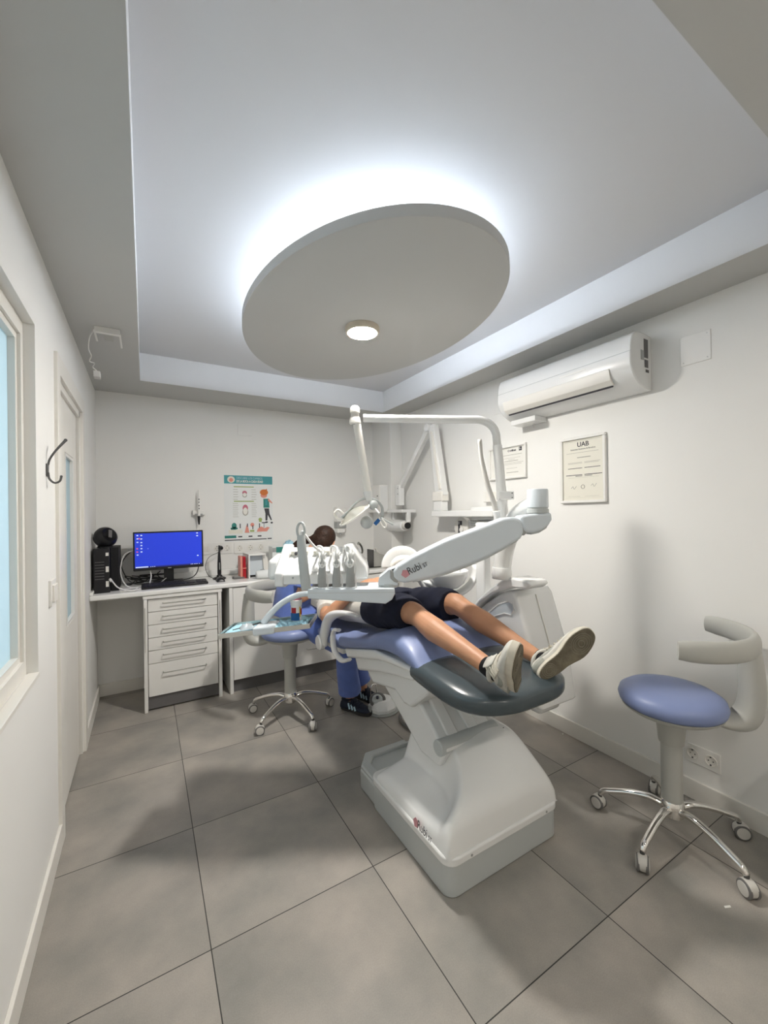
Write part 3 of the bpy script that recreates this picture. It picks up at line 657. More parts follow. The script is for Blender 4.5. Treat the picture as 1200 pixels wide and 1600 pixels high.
t = thing('computer_monitor', 'black flat monitor showing a blue desktop on the worktop', 'monitor', (0.16, 3.72, WT))
SC = frame((-0.083, 3.675, 1.000), (1, -0.03, 0.004), (0, 0.02, 1)); sw, sh = 0.495, 0.302
MB().box(0, sw, 0, sh, -0.03, 0, SC).build('housing', 'black_plastic', t, bevel=0.004)
MB().box(0.14, 0.36, 0.06, 0.24, -0.055, -0.03, SC).build('rear_bulge', 'black_plastic', t, bevel=0.01)
sc = MB().box(0.011, sw - 0.011, 0.022, sh - 0.012, 0.0, 0.0008, SC).build('screen', 'screen_blue', t)
b = MB()
for i, (u, v) in enumerate([(0.024, 0.27), (0.05, 0.27), (0.024, 0.245), (0.05, 0.243), (0.024, 0.218), (0.05, 0.215), (0.05, 0.192), (0.05, 0.168), (0.05, 0.143), (0.024, 0.12), (0.445, 0.275), (0.445, 0.252), (0.447, 0.09)]): b.box(u, u + 0.012, v, v + 0.009, 0.0009, 0.0012, SC)
b.box(0.016, 0.10, 0.024, 0.033, 0.0009, 0.0012, SC); b.box(0.098, 0.102, 0.168, 0.172, 0.0009, 0.0012, SC)
b.build('desktop_icons', 'icon_white', sc)
b = MB()
for (u, v) in ((0.022, 0.168), (0.022, 0.143), (0.036, 0.245)): b.box(u, u + 0.012, v, v + 0.010, 0.0009, 0.0012, SC)
b.build('desktop_icons', 'icon_red', sc)
MB().box(0.10, sw - 0.011, 0.022, 0.032, 0.0009, 0.0011, SC).build('task_bar', 'icon_dark', sc)
b = MB()
for u in (0.115, 0.128, 0.141, 0.40, 0.41, 0.425, 0.435, 0.445, 0.46): b.box(u, u + 0.006, 0.025, 0.030, 0.0012, 0.0014, SC)
b.build('task_bar_icons', 'icon_white', sc)
bars(t, SC, [(sw / 2 - 0.012, sw / 2 + 0.012, 0.007, 0.013)], 'strap_grey', 0.0001, 'maker_badge')
MB().box(0.125, 0.195, 3.70, 3.73, WT + 0.01, 1.05).build('stand_neck', 'black_plastic', t, bevel=0.004)
MB().box(0.05, 0.27, 3.645, 3.83, WT, WT + 0.014).build('stand_foot', 'black_plastic', t, bevel=0.006)

t = thing('keyboard', 'black computer keyboard in front of the monitor', 'keyboard', (0.20, 3.53, WT))
KM = frame((-0.03, 3.48, WT + 0.001), (1, 0.0, 0), (0, 1, 0.06))
MB().box(0, 0.455, 0, 0.145, 0, 0.016, KM).build('base', 'black_plastic', t, bevel=0.004)
def keyrow(v, n, x0, x1, h=0.018):
    for i in range(n):
        w = (x1 - x0) / n; o = MB().box(x0 + i * w + 0.001, x0 + (i + 1) * w - 0.001, v, v + h - 0.002, 0.016, 0.0215, KM).build('key', 'kick_key', t, bevel=0.0012)
mat('kick_key', (0.018, 0.018, 0.020), 0.45)
for r, n in enumerate((12, 14, 14, 13, 12)): keyrow(0.012 + r * 0.0215 + 0.0, n, 0.012, 0.29, 0.0215)
keyrow(0.121, 6, 0.012, 0.29, 0.016)
for r in range(5): keyrow(0.012 + r * 0.0215, 3, 0.375, 0.445, 0.0215)
keyrow(0.012, 3, 0.302, 0.362, 0.0215)
t = thing('computer_mouse', 'black computer mouse right of the keyboard', 'mouse', (0.525, 3.56, WT))
MB().grid(lambda u, v: Vector((0.495 + 0.062 * u, 3.51 + 0.105 * v, WT + 0.001 + 0.034 * max(0, (1 - abs(2 * u - 1) ** 2.6)) ** 0.5 * max(0, (1 - abs(2 * v - 1) ** 2.6)) ** 0.5)), 17, 21).build('shell', 'black_plastic', t)
MB().cyl((0.521, 3.595, WT + 0.030), (0.531, 3.595, WT + 0.030), 0.009, seg=14).build('wheel', 'kick_grey', t)
t = thing('electric_toothbrush_charger', 'black curing lamp handpiece standing in its black charging base', 'curing lamp', (0.53, 3.70, WT))
t.name = 'curing_lamp'
MB().lathe([(0.052, 0), (0.054, 0.006), (0.046, 0.014), (0.024, 0.022), (0.020, 0.035), (0.001, 0.035)], (0.54, 3.70, WT), seg=28).build('charging_base', 'black_plastic', t)
MB().lathe([(0.013, 0.02), (0.016, 0.05), (0.015, 0.13), (0.011, 0.20), (0.009, 0.225), (0.006, 0.235), (0.006, 0.285), (0.001, 0.286)], (0.54, 3.70, WT), seg=20).build('handpiece', 'black_plastic', t)
MB().box(0.537, 0.543, 3.683, 3.688, WT + 0.08, WT + 0.14).build('button_strip', 'strap_grey', t)
b = MB(); b.cyl((0.585, BY - 0.008, 1.13), (0.585, BY - 0.05, 1.13), 0.020, 0.016, 18); b.box(0.575, 0.597, BY - 0.065, BY - 0.045, 1.122, 1.138)
tp = b.build('power_plug', 'black_plastic', label='black power plug in the socket beside the monitor', cat='plug')
finish(MB().tube(bez([(0.585, BY - 0.06, 1.13), (0.56, 3.84, 1.10), (0.47, 3.80, 1.06), (0.44, 3.78, 0.98), (0.46, 3.74, 0.91), (0.49, 3.71, 0.892)], 8), 0.0022, 6).build('lamp_cord', 'cable_black'), 'thin black cord from the plug down to the curing lamp base', 'cable')
finish(MB().tube(bez([(0.595, 3.70, WT + 0.006), (0.63, 3.72, WT + 0.012), (0.665, 3.74, WT + 0.006), (0.66, 3.80, WT + 0.004), (0.61, 3.82, WT + 0.004)], 8), 0.0022, 6).build('loose_cord', 'cable_white'), 'short pale cord lying right of the curing lamp', 'cable')
t = thing('calculator', 'small dark handset lying flat near the curing lamp', 'handset', (0.68, 3.63, WT)); t.name = 'handset'
m = frame((0.635, 3.595, WT), (1, 0.05, 0), (0, 1, 0)); MB().box(0, 0.10, 0, 0.055, 0, 0.018, m).build('casing', 'rubber_grey', t, bevel=0.006)
MB().box(0.01, 0.09, 0.008, 0.047, 0.0175, 0.019, m).build('screen', 'strap_grey', t)
t = thing('sharps_box', 'narrow red and clear box standing beside the paper dispenser', 'box', (0.725, 3.66, WT))
MB().box(0.692, 0.712, 3.60, 3.70, WT, 1.07).build('clear_side', 'salmon', t, bevel=0.003)
MB().prism([(0, 0), (0.03, 0), (0.024, 0.185), (0.004, 0.185)], frame((0.712, 3.70, WT), (1, 0, 0), Z_), 0.0, 0.10).build('red_bin', 'red_plastic', t, bevel=0.002)
MB().box(0.711, 0.745, 3.598, 3.702, 0.965, 0.972).build('band', 'salmon', t)
t = thing('tissue_dispenser', 'white paper roll dispenser standing on the worktop', 'dispenser', (0.83, 3.66, WT))
PP = frame((0.752, 3.78, WT), (1, 0, 0), Z_)
b = MB(); b.box(0.752, 0.764, 3.56, 3.80, WT, 1.085); b.box(0.752, 0.90, 3.56, 3.80, 1.073, 1.088); b.box(0.764, 0.90, 3.78, 3.80, WT, 1.075); b.build('shell', 'laminate_white', t, bevel=0.004)
b = MB(); b.loft([[Vector((0.890, y, WT)), Vector((0.945, y, WT)), Vector((0.925, y, 1.04)), Vector((0.895, y, 1.085)), Vector((0.88, y, 1.085))] for y in (3.60, 3.80)]); b.build('side_cheek', 'trim_white', t, bevel=0.004)
MB().box(0.765, 0.885, 3.62, 3.64, WT + 0.02, 1.07).build('backing', 'unit_cool', t)
t = finish(MB().tube([(0.80, 3.50, WT + 0.035), (0.815, 3.50, WT + 0.036), (0.955, 3.49, WT + 0.036), (1.0, 3.485, WT + 0.035)], [0.026, 0.034, 0.036, 0.030], 24).build('paper_roll', 'paper_cool', bevel=0.004, displace=None), 'white roll wrapped in film lying on the worktop edge', 'roll')
t = thing('cotton_roll_pack', 'crumpled clear film pack behind the paper roll', 'pack', (0.87, 3.57, WT)); t.name = 'film_pack'
random.seed(3)
def crumple(cx, cy, z0, rx, ry, rz, amp, nu=15, nv=11):
    rnd = [[random.uniform(-1, 1) for _ in range(nu)] for _ in range(nv)]
    return lambda u, v: Vector((cx + rx * (2 * u - 1), cy + ry * (2 * v - 1), z0 + rz * max(0, 1 - (2 * u - 1) ** 4) * max(0, 1 - (2 * v - 1) ** 4) * (1 + amp * rnd[round(v * (nv - 1))][round(u * (nu - 1))])))
MB().grid(crumple(0.875, 3.575, WT + 0.001, 0.055, 0.035, 0.05, 0.4), 15, 11).build('film', 'clear_film', t)
t = thing('glove_box', 'white and green glove box on the worktop behind the instrument console', 'box', (1.10, 3.78, WT))
MB().box(0.995, 1.235, 3.71, 3.84, WT, 1.13).build('carton', 'paper_cool', t, bevel=0.002)
MB().box(1.03, 1.19, 3.7085, 3.71, 1.075, 1.125).build('green_panel', 'teal_dark', t)
MB().box(0.996, 1.03, 3.7085, 3.71, 1.08, 1.12).build('grey_panel', 'strap_grey', t)
random.seed(5)
MB().grid(crumple(1.17, 3.78, 1.131, 0.05, 0.03, 0.035, 0.5), 15, 11).build('glove_tip', 'bib_blue', t)

# cables around the computer
def cable(name, pts, r, m, label): return finish(MB().tube(bez(pts, 6), r, 6).build(name, m), label, 'cable')
cable('white_cable', [(-0.215, 3.497, 0.975), (-0.20, 3.47, 0.955), (-0.17, 3.47, 0.915), (-0.11, 3.48, 0.888), (-0.05, 3.50, 0.887), (0.0, 3.52, 0.888), (0.02, 3.60, 0.90), (0.035, 3.66, 0.95), (0.03, 3.70, 0.99)], 0.0045, 'cable_white', 'white cable plugged into the front of the computer tower')
MB_ = MB().cyl((-0.222, 3.499, 0.978), (-0.212, 3.485, 0.965), 0.009, seg=12); finish(MB_.build('cable_plug', 'cable_white'), 'white plug in the front of the computer tower', 'plug')
cable('white_cable', [(-0.07, 3.72, 1.16), (-0.14, 3.70, 1.13), (-0.165, 3.66, 1.03), (-0.15, 3.60, 0.95), (-0.11, 3.56, 0.90), (-0.04, 3.54, 0.890), (-0.02, 3.50, 0.888), (-0.09, 3.46, 0.888), (-0.16, 3.47, 0.888), (-0.13, 3.51, 0.895)], 0.0045, 'cable_white', 'white cable hanging from behind the monitor in a loop')
cable('white_cable', [(-0.15, 3.54, 0.889), (-0.06, 3.47, 0.889), (-0.045, 3.56, 0.894), (-0.14, 3.49, 0.893), (-0.08, 3.44, 0.888), (-0.05, 3.52, 0.898)], 0.0035, 'cable_white', 'coil of thin white cable lying left of the keyboard')
cable('white_cable', [(0.14, 3.68, 0.93), (0.10, 3.67, 0.90), (0.06, 3.66, 0.888), (0.02, 3.66, 0.888)], 0.003, 'cable_white', 'short white cable in front of the monitor foot')
cable('black_cable', [(-0.11, BY - 0.01, 1.13), (-0.14, 3.86, 1.10), (-0.165, 3.80, 1.04), (-0.13, 3.74, 0.95), (-0.08, 3.72, 0.90), (0.0, 3.74, 0.888)], 0.004, 'cable_black', 'black cable plugged into the data socket behind the computer')
cable('black_cable', [(0.40, 3.80, 1.05), (0.37, 3.77, 0.94), (0.31, 3.75, 0.90), (0.22, 3.78, 0.892), (0.12, 3.80, 0.91), (0.08, 3.78, 0.95), (0.10, 3.75, 0.98)], 0.004, 'cable_black', 'black cable looping under the right side of the monitor')
random.seed(11)
pts = [(-0.14 + random.random() * 0.20, 3.72 + random.random() * 0.12, 0.890 + random.random() * 0.06) for _ in range(16)]
cable('black_cable', pts, 0.004, 'cable_black', 'tangle of black cables between computer tower and monitor')
pts = [(-0.13 + random.random() * 0.40, 3.74 + random.random() * 0.10, 0.888 + random.random() * 0.07) for _ in range(14)]
cable('black_cable', pts, 0.0035, 'cable_black', 'tangle of thin black cables behind the monitor foot')

# intraoral camera in its wall clip
t = thing('intraoral_camera', 'white pen shaped camera with black tip held in a clip above the monitor', 'intraoral camera', (0.405, BY - 0.04, 1.33))
MB().box(0.355, 0.455, BY - 0.035, BY, 1.425, 1.47).build('wall_clip', 'laminate_white', t, bevel=0.006)
MB().box(0.375, 0.435, BY - 0.052, BY - 0.03, 1.428, 1.440).build('clip_jaw', 'strap_grey', t, bevel=0.003)
MB().tube([(0.405, BY - 0.05, 1.645), (0.405, BY - 0.05, 1.60), (0.405, BY - 0.05, 1.52), (0.405, BY - 0.05, 1.42)], [0.005, 0.008, 0.012, 0.012], 16).build('body', 'laminate_white', t)
MB().tube([(0.405, BY - 0.05, 1.42), (0.405, BY - 0.05, 1.385), (0.405, BY - 0.05, 1.345)], [0.012, 0.010, 0.006], 14).build('strain_relief', 'black_plastic', t)
b = MB()
for z in (1.56, 1.535, 1.505, 1.48): b.box(0.401, 0.409, BY - 0.0635, BY - 0.058, z, z + 0.010)
b.build('buttons', 'ink', t)
MB().tube([(0.405, BY - 0.05, 1.35), (0.406, BY - 0.04, 1.25), (0.41, BY - 0.03, 0.95)], 0.002, 6).build('cord', 'cable_white', t)

# sink, tap and instrument tray at the right end of the worktop
t = thing('sink', 'steel sink with a swan neck tap at the right end of the worktop', 'sink', (1.93, 3.66, WT))
b = MB()
for (x0, x1, y0_, y1_) in ((1.76, 2.10, 3.49, 3.505), (1.76, 2.10, 3.82, 3.835), (1.76, 1.775, 3.505, 3.82), (2.085, 2.10, 3.505, 3.82)): b.box(x0, x1, y0_, y1_, WT, WT + 0.006)
b.build('rim', 'steel', t, bevel=0.002)
MB().box(1.775, 2.085, 3.505, 3.82, WT, WT + 0.0015).build('basin', 'dark_steel', t)
b = MB(); b.cyl((1.93, 3.79, WT), (1.93, 3.79, WT + 0.12), 0.02); b.tube(bez([(1.93, 3.79, 1.0), (1.92, 3.72, 1.03), (1.87, 3.64, 1.09), (1.82, 3.60, 1.13), (1.805, 3.58, 1.12)], 6), 0.011, 12); b.build('tap', 'steel', t)
t = thing('instrument_box', 'open steel box with a glass lid standing on the sink edge', 'box', (2.02, 3.62, WT))
b = MB(); b.prism([(0, 0), (0.15, 0.0), (0.15, 0.10), (0, 0.16)], frame((1.95, 3.66, WT + 0.007), (1, 0, 0), Z_), 0, 0.01); b.prism([(0, 0), (0.15, 0.0), (0.15, 0.10), (0, 0.16)], frame((1.95, 3.55, WT + 0.007), (1, 0, 0), Z_), 0, 0.01)
b.box(1.95, 2.10, 3.55, 3.66, WT + 0.007, WT + 0.015); b.build('box', 'steel', t, bevel=0.001)
b = MB(); b.box(1.945, 1.955, 3.54, 3.66, WT + 0.007, 1.06); b.build('hinge_post', 'dark_steel', t)
MB().tube([(2.06, 3.60, 1.0), (2.03, 3.60, 1.035), (2.01, 3.60, 1.07)], 0.012, 12).build('white_grip', 'trim_white', t)

# ================================================================ STOOLS
def make_stool(label, phase, back):
    """local coordinates: gas column on the z axis, backrest towards +x"""
    t = thing('operator_stool', label, 'stool')
    K = dict(local=True)
    MB().lathe([(0.120, 0.535), (0.165, 0.548), (0.185, 0.562), (0.188, 0.570), (0.05, 0.572)], (0, 0, 0), seg=48).build('seat_shell', 'stool_grey', t, sharp=50, **K)
    MB().lathe([(0.10, 0.562), (0.180, 0.566), (0.194, 0.580), (0.199, 0.600), (0.192, 0.622), (0.165, 0.640), (0.11, 0.650), (0.04, 0.652), (0.001, 0.652)], (0, 0, 0), seg=56).build('seat', 'lilac_vinyl', t, sharp=0, **K)
    MB().lathe([(0.058, 0.552), (0.058, 0.52), (0.052, 0.46), (0.048, 0.415), (0.046, 0.410), (0.030, 0.408)], (0, 0, 0), seg=32).build('column_sleeve', 'stool_grey', t, **K)
    MB().lathe([(0.040, 0.415), (0.040, 0.165), (0.034, 0.160)], (0, 0, 0), seg=32).build('column', 'stool_grey', t, **K)
    # backrest post rising from a tongue under the seat
    sp = bez([(0.13, 0, 0.545), (0.20, 0, 0.535), (0.255, 0, 0.555), (0.282, 0, 0.62), (0.285, 0, 0.74), (0.276, 0, 0.865)], 6)
    MB().tube(sp, lerpr([(0.018, 0.058), (0.030, 0.058), (0.050, 0.054), (0.047, 0.050), (0.043, 0.047), (0.036, 0.044)], 6), 20, up=(0, 0, 1)).build('backrest_post', 'stool_grey', t, sharp=60, **K)
    a0, a1 = back
    ca = [Vector((0.275 * math.cos(math.radians(a)), 0.275 * math.sin(math.radians(a)), 0.890)) for a in range(a0, a1 + 1, 8)]
    n = len(ca); rr = []
    for i in range(n):
        e = min(i, n - 1 - i); f = (0.84, 0.96, 1.0)[e] if e < 3 else 1
        rr.append((0.042 * f, 0.021 * f))
    MB().tube(ca, rr, 20, up=(0, 0, 1)).build('backrest', 'stool_grey', t, sharp=70, **K)
    hub = MB().lathe([(0.030, 0.09), (0.042, 0.10), (0.046, 0.13), (0.042, 0.162), (0.036, 0.168)], (0, 0, 0), seg=28).build('base_hub', 'chrome', t, **K)
    for k in range(5):
        a = math.radians(phase + 72 * k); d = Vector((math.cos(a), math.sin(a), 0))
        def q(r, z): return d * r + Vector((0, 0, z))
        MB().tube(bez([q(0.030, 0.128), q(0.085, 0.140), (q(0.16, 0.128)), q(0.235, 0.103), q(0.268, 0.090), q(0.282, 0.072)], 5), lerpr([(0.014, 0.017), (0.014, 0.017), (0.013, 0.015), (0.0125, 0.014), (0.012, 0.013), (0.011, 0.012)], 5), 14).build('base_leg', 'chrome', t, sharp=0, **K)
        # caster: hooded twin wheel
        sw = a + random.uniform(-0.8, 0.8); w = Vector((-math.sin(sw), math.cos(sw), 0)); f = Vector((math.cos(sw), math.sin(sw), 0)); c = q(0.282, 0.0) + f * 0.008
        cb = MB(); cb.lathe([(0.001, -0.019), (0.024, -0.019), (0.029, -0.014), (0.030, 0.0), (0.029, 0.014), (0.024, 0.019), (0.001, 0.019)], c + Vector((0, 0, 0.034)), w, 28); cs = cb.build('caster', 'caster_grey', t, **K)
        cb = MB()
        for s_ in (-1, 1): cb.lathe([(0.0285, s_ * 0.010), (0.0305, s_ * 0.011), (0.0305, s_ * 0.019), (0.0285, s_ * 0.0205)], c + Vector((0, 0, 0.0305)), w, 28)
        cb.build('wheel_tyre', 'rubber_grey', cs, **K)
        for s_ in (-1, 1): MB().lathe([(0.024, s_ * 0.018), (0.0235, s_ * 0.0225), (0.016, s_ * 0.0235), (0.001, s_ * 0.0235)], c + Vector((0, 0, 0.0305)), w, 28).build('wheel_disc', 'caster_grey', cs, **K)
        MB().cyl(q(0.282, 0.055), q(0.282, 0.078), 0.009, seg=12).build('swivel_pin', 'dark_steel', cs, **K)
    return t
st = make_stool('blue seated stool with chrome base standing alone by the right wall', 40 + 50, (-100, 44))
st.location = (1.96, 0.90, 0); st.rotation_euler = (0, 0, math.radians(-50))
random.seed(2)
st = make_stool('blue seated stool the dentist sits on, beside the white cabinets', 67 - 155, (-76, 76))
st.location = (0.875, 2.835, 0); st.rotation_euler = (0, 0, math.radians(155))

# ================================================================ DENTAL CHAIR
ch = thing('dental_chair', 'white dental patient chair with lilac seat and grey footrest', 'dental chair', (1.25, 1.49, 0))
def rrect(x0, x1, y0, y1, r, n=6):
    out = []
    for cx, cy, a in ((x1 - r, y1 - r, 0), (x0 + r, y1 - r, 90), (x0 + r, y0 + r, 180), (x1 - r, y0 + r, 270)):
        for i in range(n + 1): out.append((cx + r * math.cos(math.radians(a + 90 * i / n)), cy + r * math.sin(math.radians(a + 90 * i / n))))
    return out
ZF = Matrix.Identity(4)
MB().prism(rrect(0.938, 1.556, 1.168, 1.76, 0.045), ZF, 0.0, 0.118).build('plinth', 'unit_grey', ch, bevel=0.005)
MB().prism(rrect(0.932, 1.562, 1.162, 1.765, 0.05), ZF, 0.116, 0.150).build('cover_rim', 'unit_white', ch, bevel=0.007, bseg=3)
def sstep(a, b, x):
    x = min(1, max(0, (x - a) / (b - a))); return x * x * (3 - 2 * x)
def cover(u, v):
    x = 0.94 + 0.614 * u; y = 1.170 + 0.55 * v
    # plan position with eased sides
    U, V = 2 * u - 1, 2 * v - 1
    edge = max(0.0, 1 - abs(U) ** 8) ** 0.36 * max(0.0, 1 - abs(V) ** 8) ** 0.40
    top = 0.295 + 0.085 * sstep(1.17, 1.40, y) + 0.040 * math.exp(-((x - 1.36) / 0.20) ** 2) * sstep(1.2, 1.42, y)
    # scooped bowl on the left flank
    r = math.hypot((x - 0.94) / 0.205, (y - 1.45) / (0.25 if y < 1.45 else 0.75))
    bowl = 1 - sstep(0.80, 1.06, r)
    top = top * (1 - bowl) + (0.200 + 0.05 * r * r) * bowl
    return Vector((x, y, 0.145 + (top - 0.145) * edge))
MB().grid(cover, 72, 72).build('base_cover', 'unit_white', ch, sharp=0)
b = MB()
for x in (1.045, 1.47): b.cyl((x, 1.163, 0.132), (x, 1.160, 0.132), 0.005, seg=12)
b.build('rim_screws', 'strap_grey', ch)
# grey foot platform behind
pl_ = [(0.945, 1.70), (0.945, 1.885), (1.015, 1.975), (1.50, 1.975), (1.555, 1.90), (1.555, 1.70)]
MB().prism(pl_, ZF, 0.0, 0.105).build('rear_plinth', 'unit_grey', ch, bevel=0.012, bseg=3)
b = MB(); b.prism([(0.948, 1.76), (0.948, 1.883), (1.017, 1.972), (1.27, 1.972), (1.27, 1.925), (1.045, 1.925), (1.0, 1.87), (1.0, 1.76)], ZF, 0.10, 0.122)
b.build('platform_lip', 'unit_grey', ch, bevel=0.008, bseg=3)
# lift arm
def yz(x): return frame((x, 0, 0), (0, 1, 0), (0, 0, 1))
la = [(1.30, 0.335), (1.47, 0.315), (1.90, 0.50), (1.80, 0.62), (1.62, 0.63)]
la = [(1.375, 0.40), (1.43, 0.30), (1.56, 0.30), (1.90, 0.49), (1.85, 0.60), (1.66, 0.60), (1.44, 0.43)]
MB().prism(la, yz(1.10), 0, 0.31).build('lift_arm', 'unit_white', ch, bevel=0.012, bseg=3)
for x in (1.15, 1.27): MB().prism([(1.42, 0.425), (1.45, 0.405), (1.66, 0.597), (1.63, 0.605)], yz(x), 0, 0.06).build('arm_rib', 'unit_white', ch, bevel=0.006)
MB().tube([(1.085, 1.415, 0.395), (1.425, 1.415, 0.395)], 0.034, 20).build('slot_roller', 'unit_grey', ch, bevel=0.004)
MB().box(1.395, 1.445, 1.372, 1.39, 0.36, 0.405).build('slot_gap', 'black_matte', ch)
# stepped seat frame, side profiles
def prof(x0, x1, pts, name, m_, bev=0.012):
    return MB().prism(pts, yz(x0), 0, x1 - x0).build(name, m_, ch, bevel=bev, bseg=3)
prof(1.07, 1.43, [(1.97, 0.485), (2.05, 0.54), (1.60, 0.68), (1.49, 0.665), (1.46, 0.62), (1.60, 0.50), (1.66, 0.495), (1.74, 0.53)], 'frame_lower', 'unit_white', 0.015)
prof(1.035, 1.465, [(2.085, 0.525), (2.13, 0.60), (1.55, 0.74), (1.48, 0.70), (1.54, 0.655), (1.68, 0.63), (1.82, 0.60)], 'frame_middle', 'unit_white', 0.015)
prof(1.005, 1.495, [(2.16, 0.580), (2.20, 0.625), (1.83, 0.720), (1.50, 0.735), (1.46, 0.715), (1.72, 0.690), (1.79, 0.682)], 'frame_upper', 'unit_white', 0.012)
# lilac seat cushion: lofted cross sections along y
def cushion(secs, name, m_, ex=3.2, seg=36, parent=ch):
    rings = []
    for (y, xc, hw, zb, zt) in secs:
        zc, hh = (zb + zt) / 2, (zt - zb) / 2; rg = []
        for k in range(seg):
            a = 2 * PI * k / seg; c, s_ = math.cos(a), math.sin(a)
            rg.append(Vector((xc + hw * math.copysign(abs(c) ** (2 / ex), c), y, zc + hh * math.copysign(abs(s_) ** (2 / ex), s_))))
        rings.append(rg)
    return MB().loft(rings).build(name, m_, parent, sharp=0)
def smooth_secs(S_, n=5):
    out = []
    P_ = [S_[0]] + S_ + [S_[-1]]
    for i in range(1, len(P_) - 2):
        for k in range(n):
            t_ = k / n; out.append(tuple(0.5 * ((2 * b_) + (c_ - a_) * t_ + (2 * a_ - 5 * b_ + 4 * c_ - d_) * t_ ** 2 + (3 * b_ - a_ - 3 * c_ + d_) * t_ ** 3) for a_, b_, c_, d_ in zip(P_[i - 1], P_[i], P_[i + 1], P_[i + 2])))
    out.append(S_[-1]); return out
cushion(smooth_secs([(2.275, 1.25, 0.235, 0.62, 0.68), (2.26, 1.25, 0.25, 0.595, 0.705), (2.10, 1.25, 0.258, 0.635, 0.735), (1.90, 1.25, 0.262, 0.690, 0.785), (1.75, 1.25, 0.265, 0.722, 0.845), (1.62, 1.25, 0.265, 0.730, 0.868), (1.50, 1.25, 0.265, 0.725, 0.835), (1.42, 1.25, 0.262, 0.715, 0.785), (1.385, 1.25, 0.25, 0.715, 0.765)]), 'seat_cushion', 'lilac_vinyl')
def legrest():
    secs = [(1.475, 1.25, 0.262, 0.70, 0.765), (1.465, 1.25, 0.268, 0.688, 0.775), (1.40, 1.25, 0.272, 0.675, 0.785), (1.25, 1.25, 0.275, 0.665, 0.778), (1.16, 1.255, 0.270, 0.665, 0.768), (1.10, 1.262, 0.245, 0.668, 0.760), (1.065, 1.268, 0.205, 0.672, 0.752), (1.04, 1.27, 0.15, 0.680, 0.742), (1.03, 1.27, 0.09, 0.690, 0.730)]
    return cushion(smooth_secs(secs), 'footrest_cushion', 'slate_vinyl', 3.6)
legrest()
cushion(smooth_secs([(2.27, 1.25, 0.24, 0.585, 0.66), (2.33, 1.25, 0.25, 0.575, 0.675), (2.50, 1.25, 0.255, 0.575, 0.665), (2.66, 1.25, 0.245, 0.59, 0.67), (2.74, 1.25, 0.20, 0.60, 0.675), (2.76, 1.25, 0.15, 0.61, 0.67)]), 'backrest_cushion', 'lilac_vinyl')
cushion(smooth_secs([(2.79, 1.25, 0.09, 0.63, 0.67), (2.81, 1.25, 0.12, 0.62, 0.69), (2.90, 1.25, 0.125, 0.625, 0.695), (3.00, 1.25, 0.12, 0.64, 0.70), (3.03, 1.25, 0.09, 0.65, 0.69)]), 'headrest_cushion', 'lilac_vinyl')
prof(1.03, 1.47, [(2.28, 0.56), (2.28, 0.60), (2.74, 0.605), (2.72, 0.565), (2.50, 0.545)], 'backrest_shell', 'unit_white', 0.01)
MB().box(1.23, 1.27, 2.70, 2.86, 0.60, 0.625).build('headrest_bar', 'chrome', ch, bevel=0.003)
# armrest on the near side with its round pivot, and the hinge bracket
ar = MB().tube(bez([(0.985, 2.478, 0.592), (0.985, 2.452, 0.66), (0.985, 2.40, 0.745), (0.985, 2.31, 0.80), (0.985, 2.17, 0.842), (0.985, 2.04, 0.862), (0.985, 1.97, 0.866)], 7), lerpr([(0.050, 0.026), (0.046, 0.026), (0.036, 0.028), (0.028, 0.028), (0.017, 0.026), (0.010, 0.022), (0.006, 0.014)], 7), 22, up=(0, 1, 0)).build('armrest', 'unit_white', ch, sharp=0)
MB().lathe([(0.001, -0.018), (0.040, -0.018), (0.048, -0.010), (0.048, 0.018), (0.001, 0.018)], (0.968, 2.487, 0.592), (1, 0, 0), 32).build('pivot_cap', 'unit_white', ar)
br = MB().tube(bez([(0.985, 2.225, 0.730), (0.980, 2.285, 0.715), (0.978, 2.300, 0.650), (0.978, 2.270, 0.590), (0.985, 2.19, 0.562), (0.992, 2.10, 0.592)], 7), lerpr([(0.010, 0.016)] * 2 + [(0.014, 0.018), (0.016, 0.018), (0.014, 0.018), (0.010, 0.016)], 7), 18, up=(0, 0, 1)).build('hinge_bracket', 'unit_white', ch, sharp=0)
# pink pentagon logo and lettering on the base flank
def logo(parent, o, x, y, size):
    o = Vector(o); m = frame(o, x, y); s_ = size
    b = MB(); b.prism([(s_ * (-0.52 + 0.58 * math.cos(math.radians(90 + 72 * k + 12))), s_ * (0.34 + 0.58 * math.sin(math.radians(90 + 72 * k + 12)))) for k in range(5)], m, 0, 0.0008); b.build('logo_pentagon', 'logo_pink', parent)
    text('lettering', 'Rubi', s_ * 1.35, m @ Vector((-0.20 * s_, 0, 0.0012)), x, y, 'ink', parent, 0.0004, sx=0.78)
    text('lettering', 'ST', s_ * 0.75, m @ Vector((1.95 * s_, 0.04 * s_, 0.0012)), x, y, 'ink', parent, 0.0004, sx=0.8)
logo(ch, (0.929, 1.345, 0.158), (0, -1, 0.0), (0.10, 0, 1), 0.034)

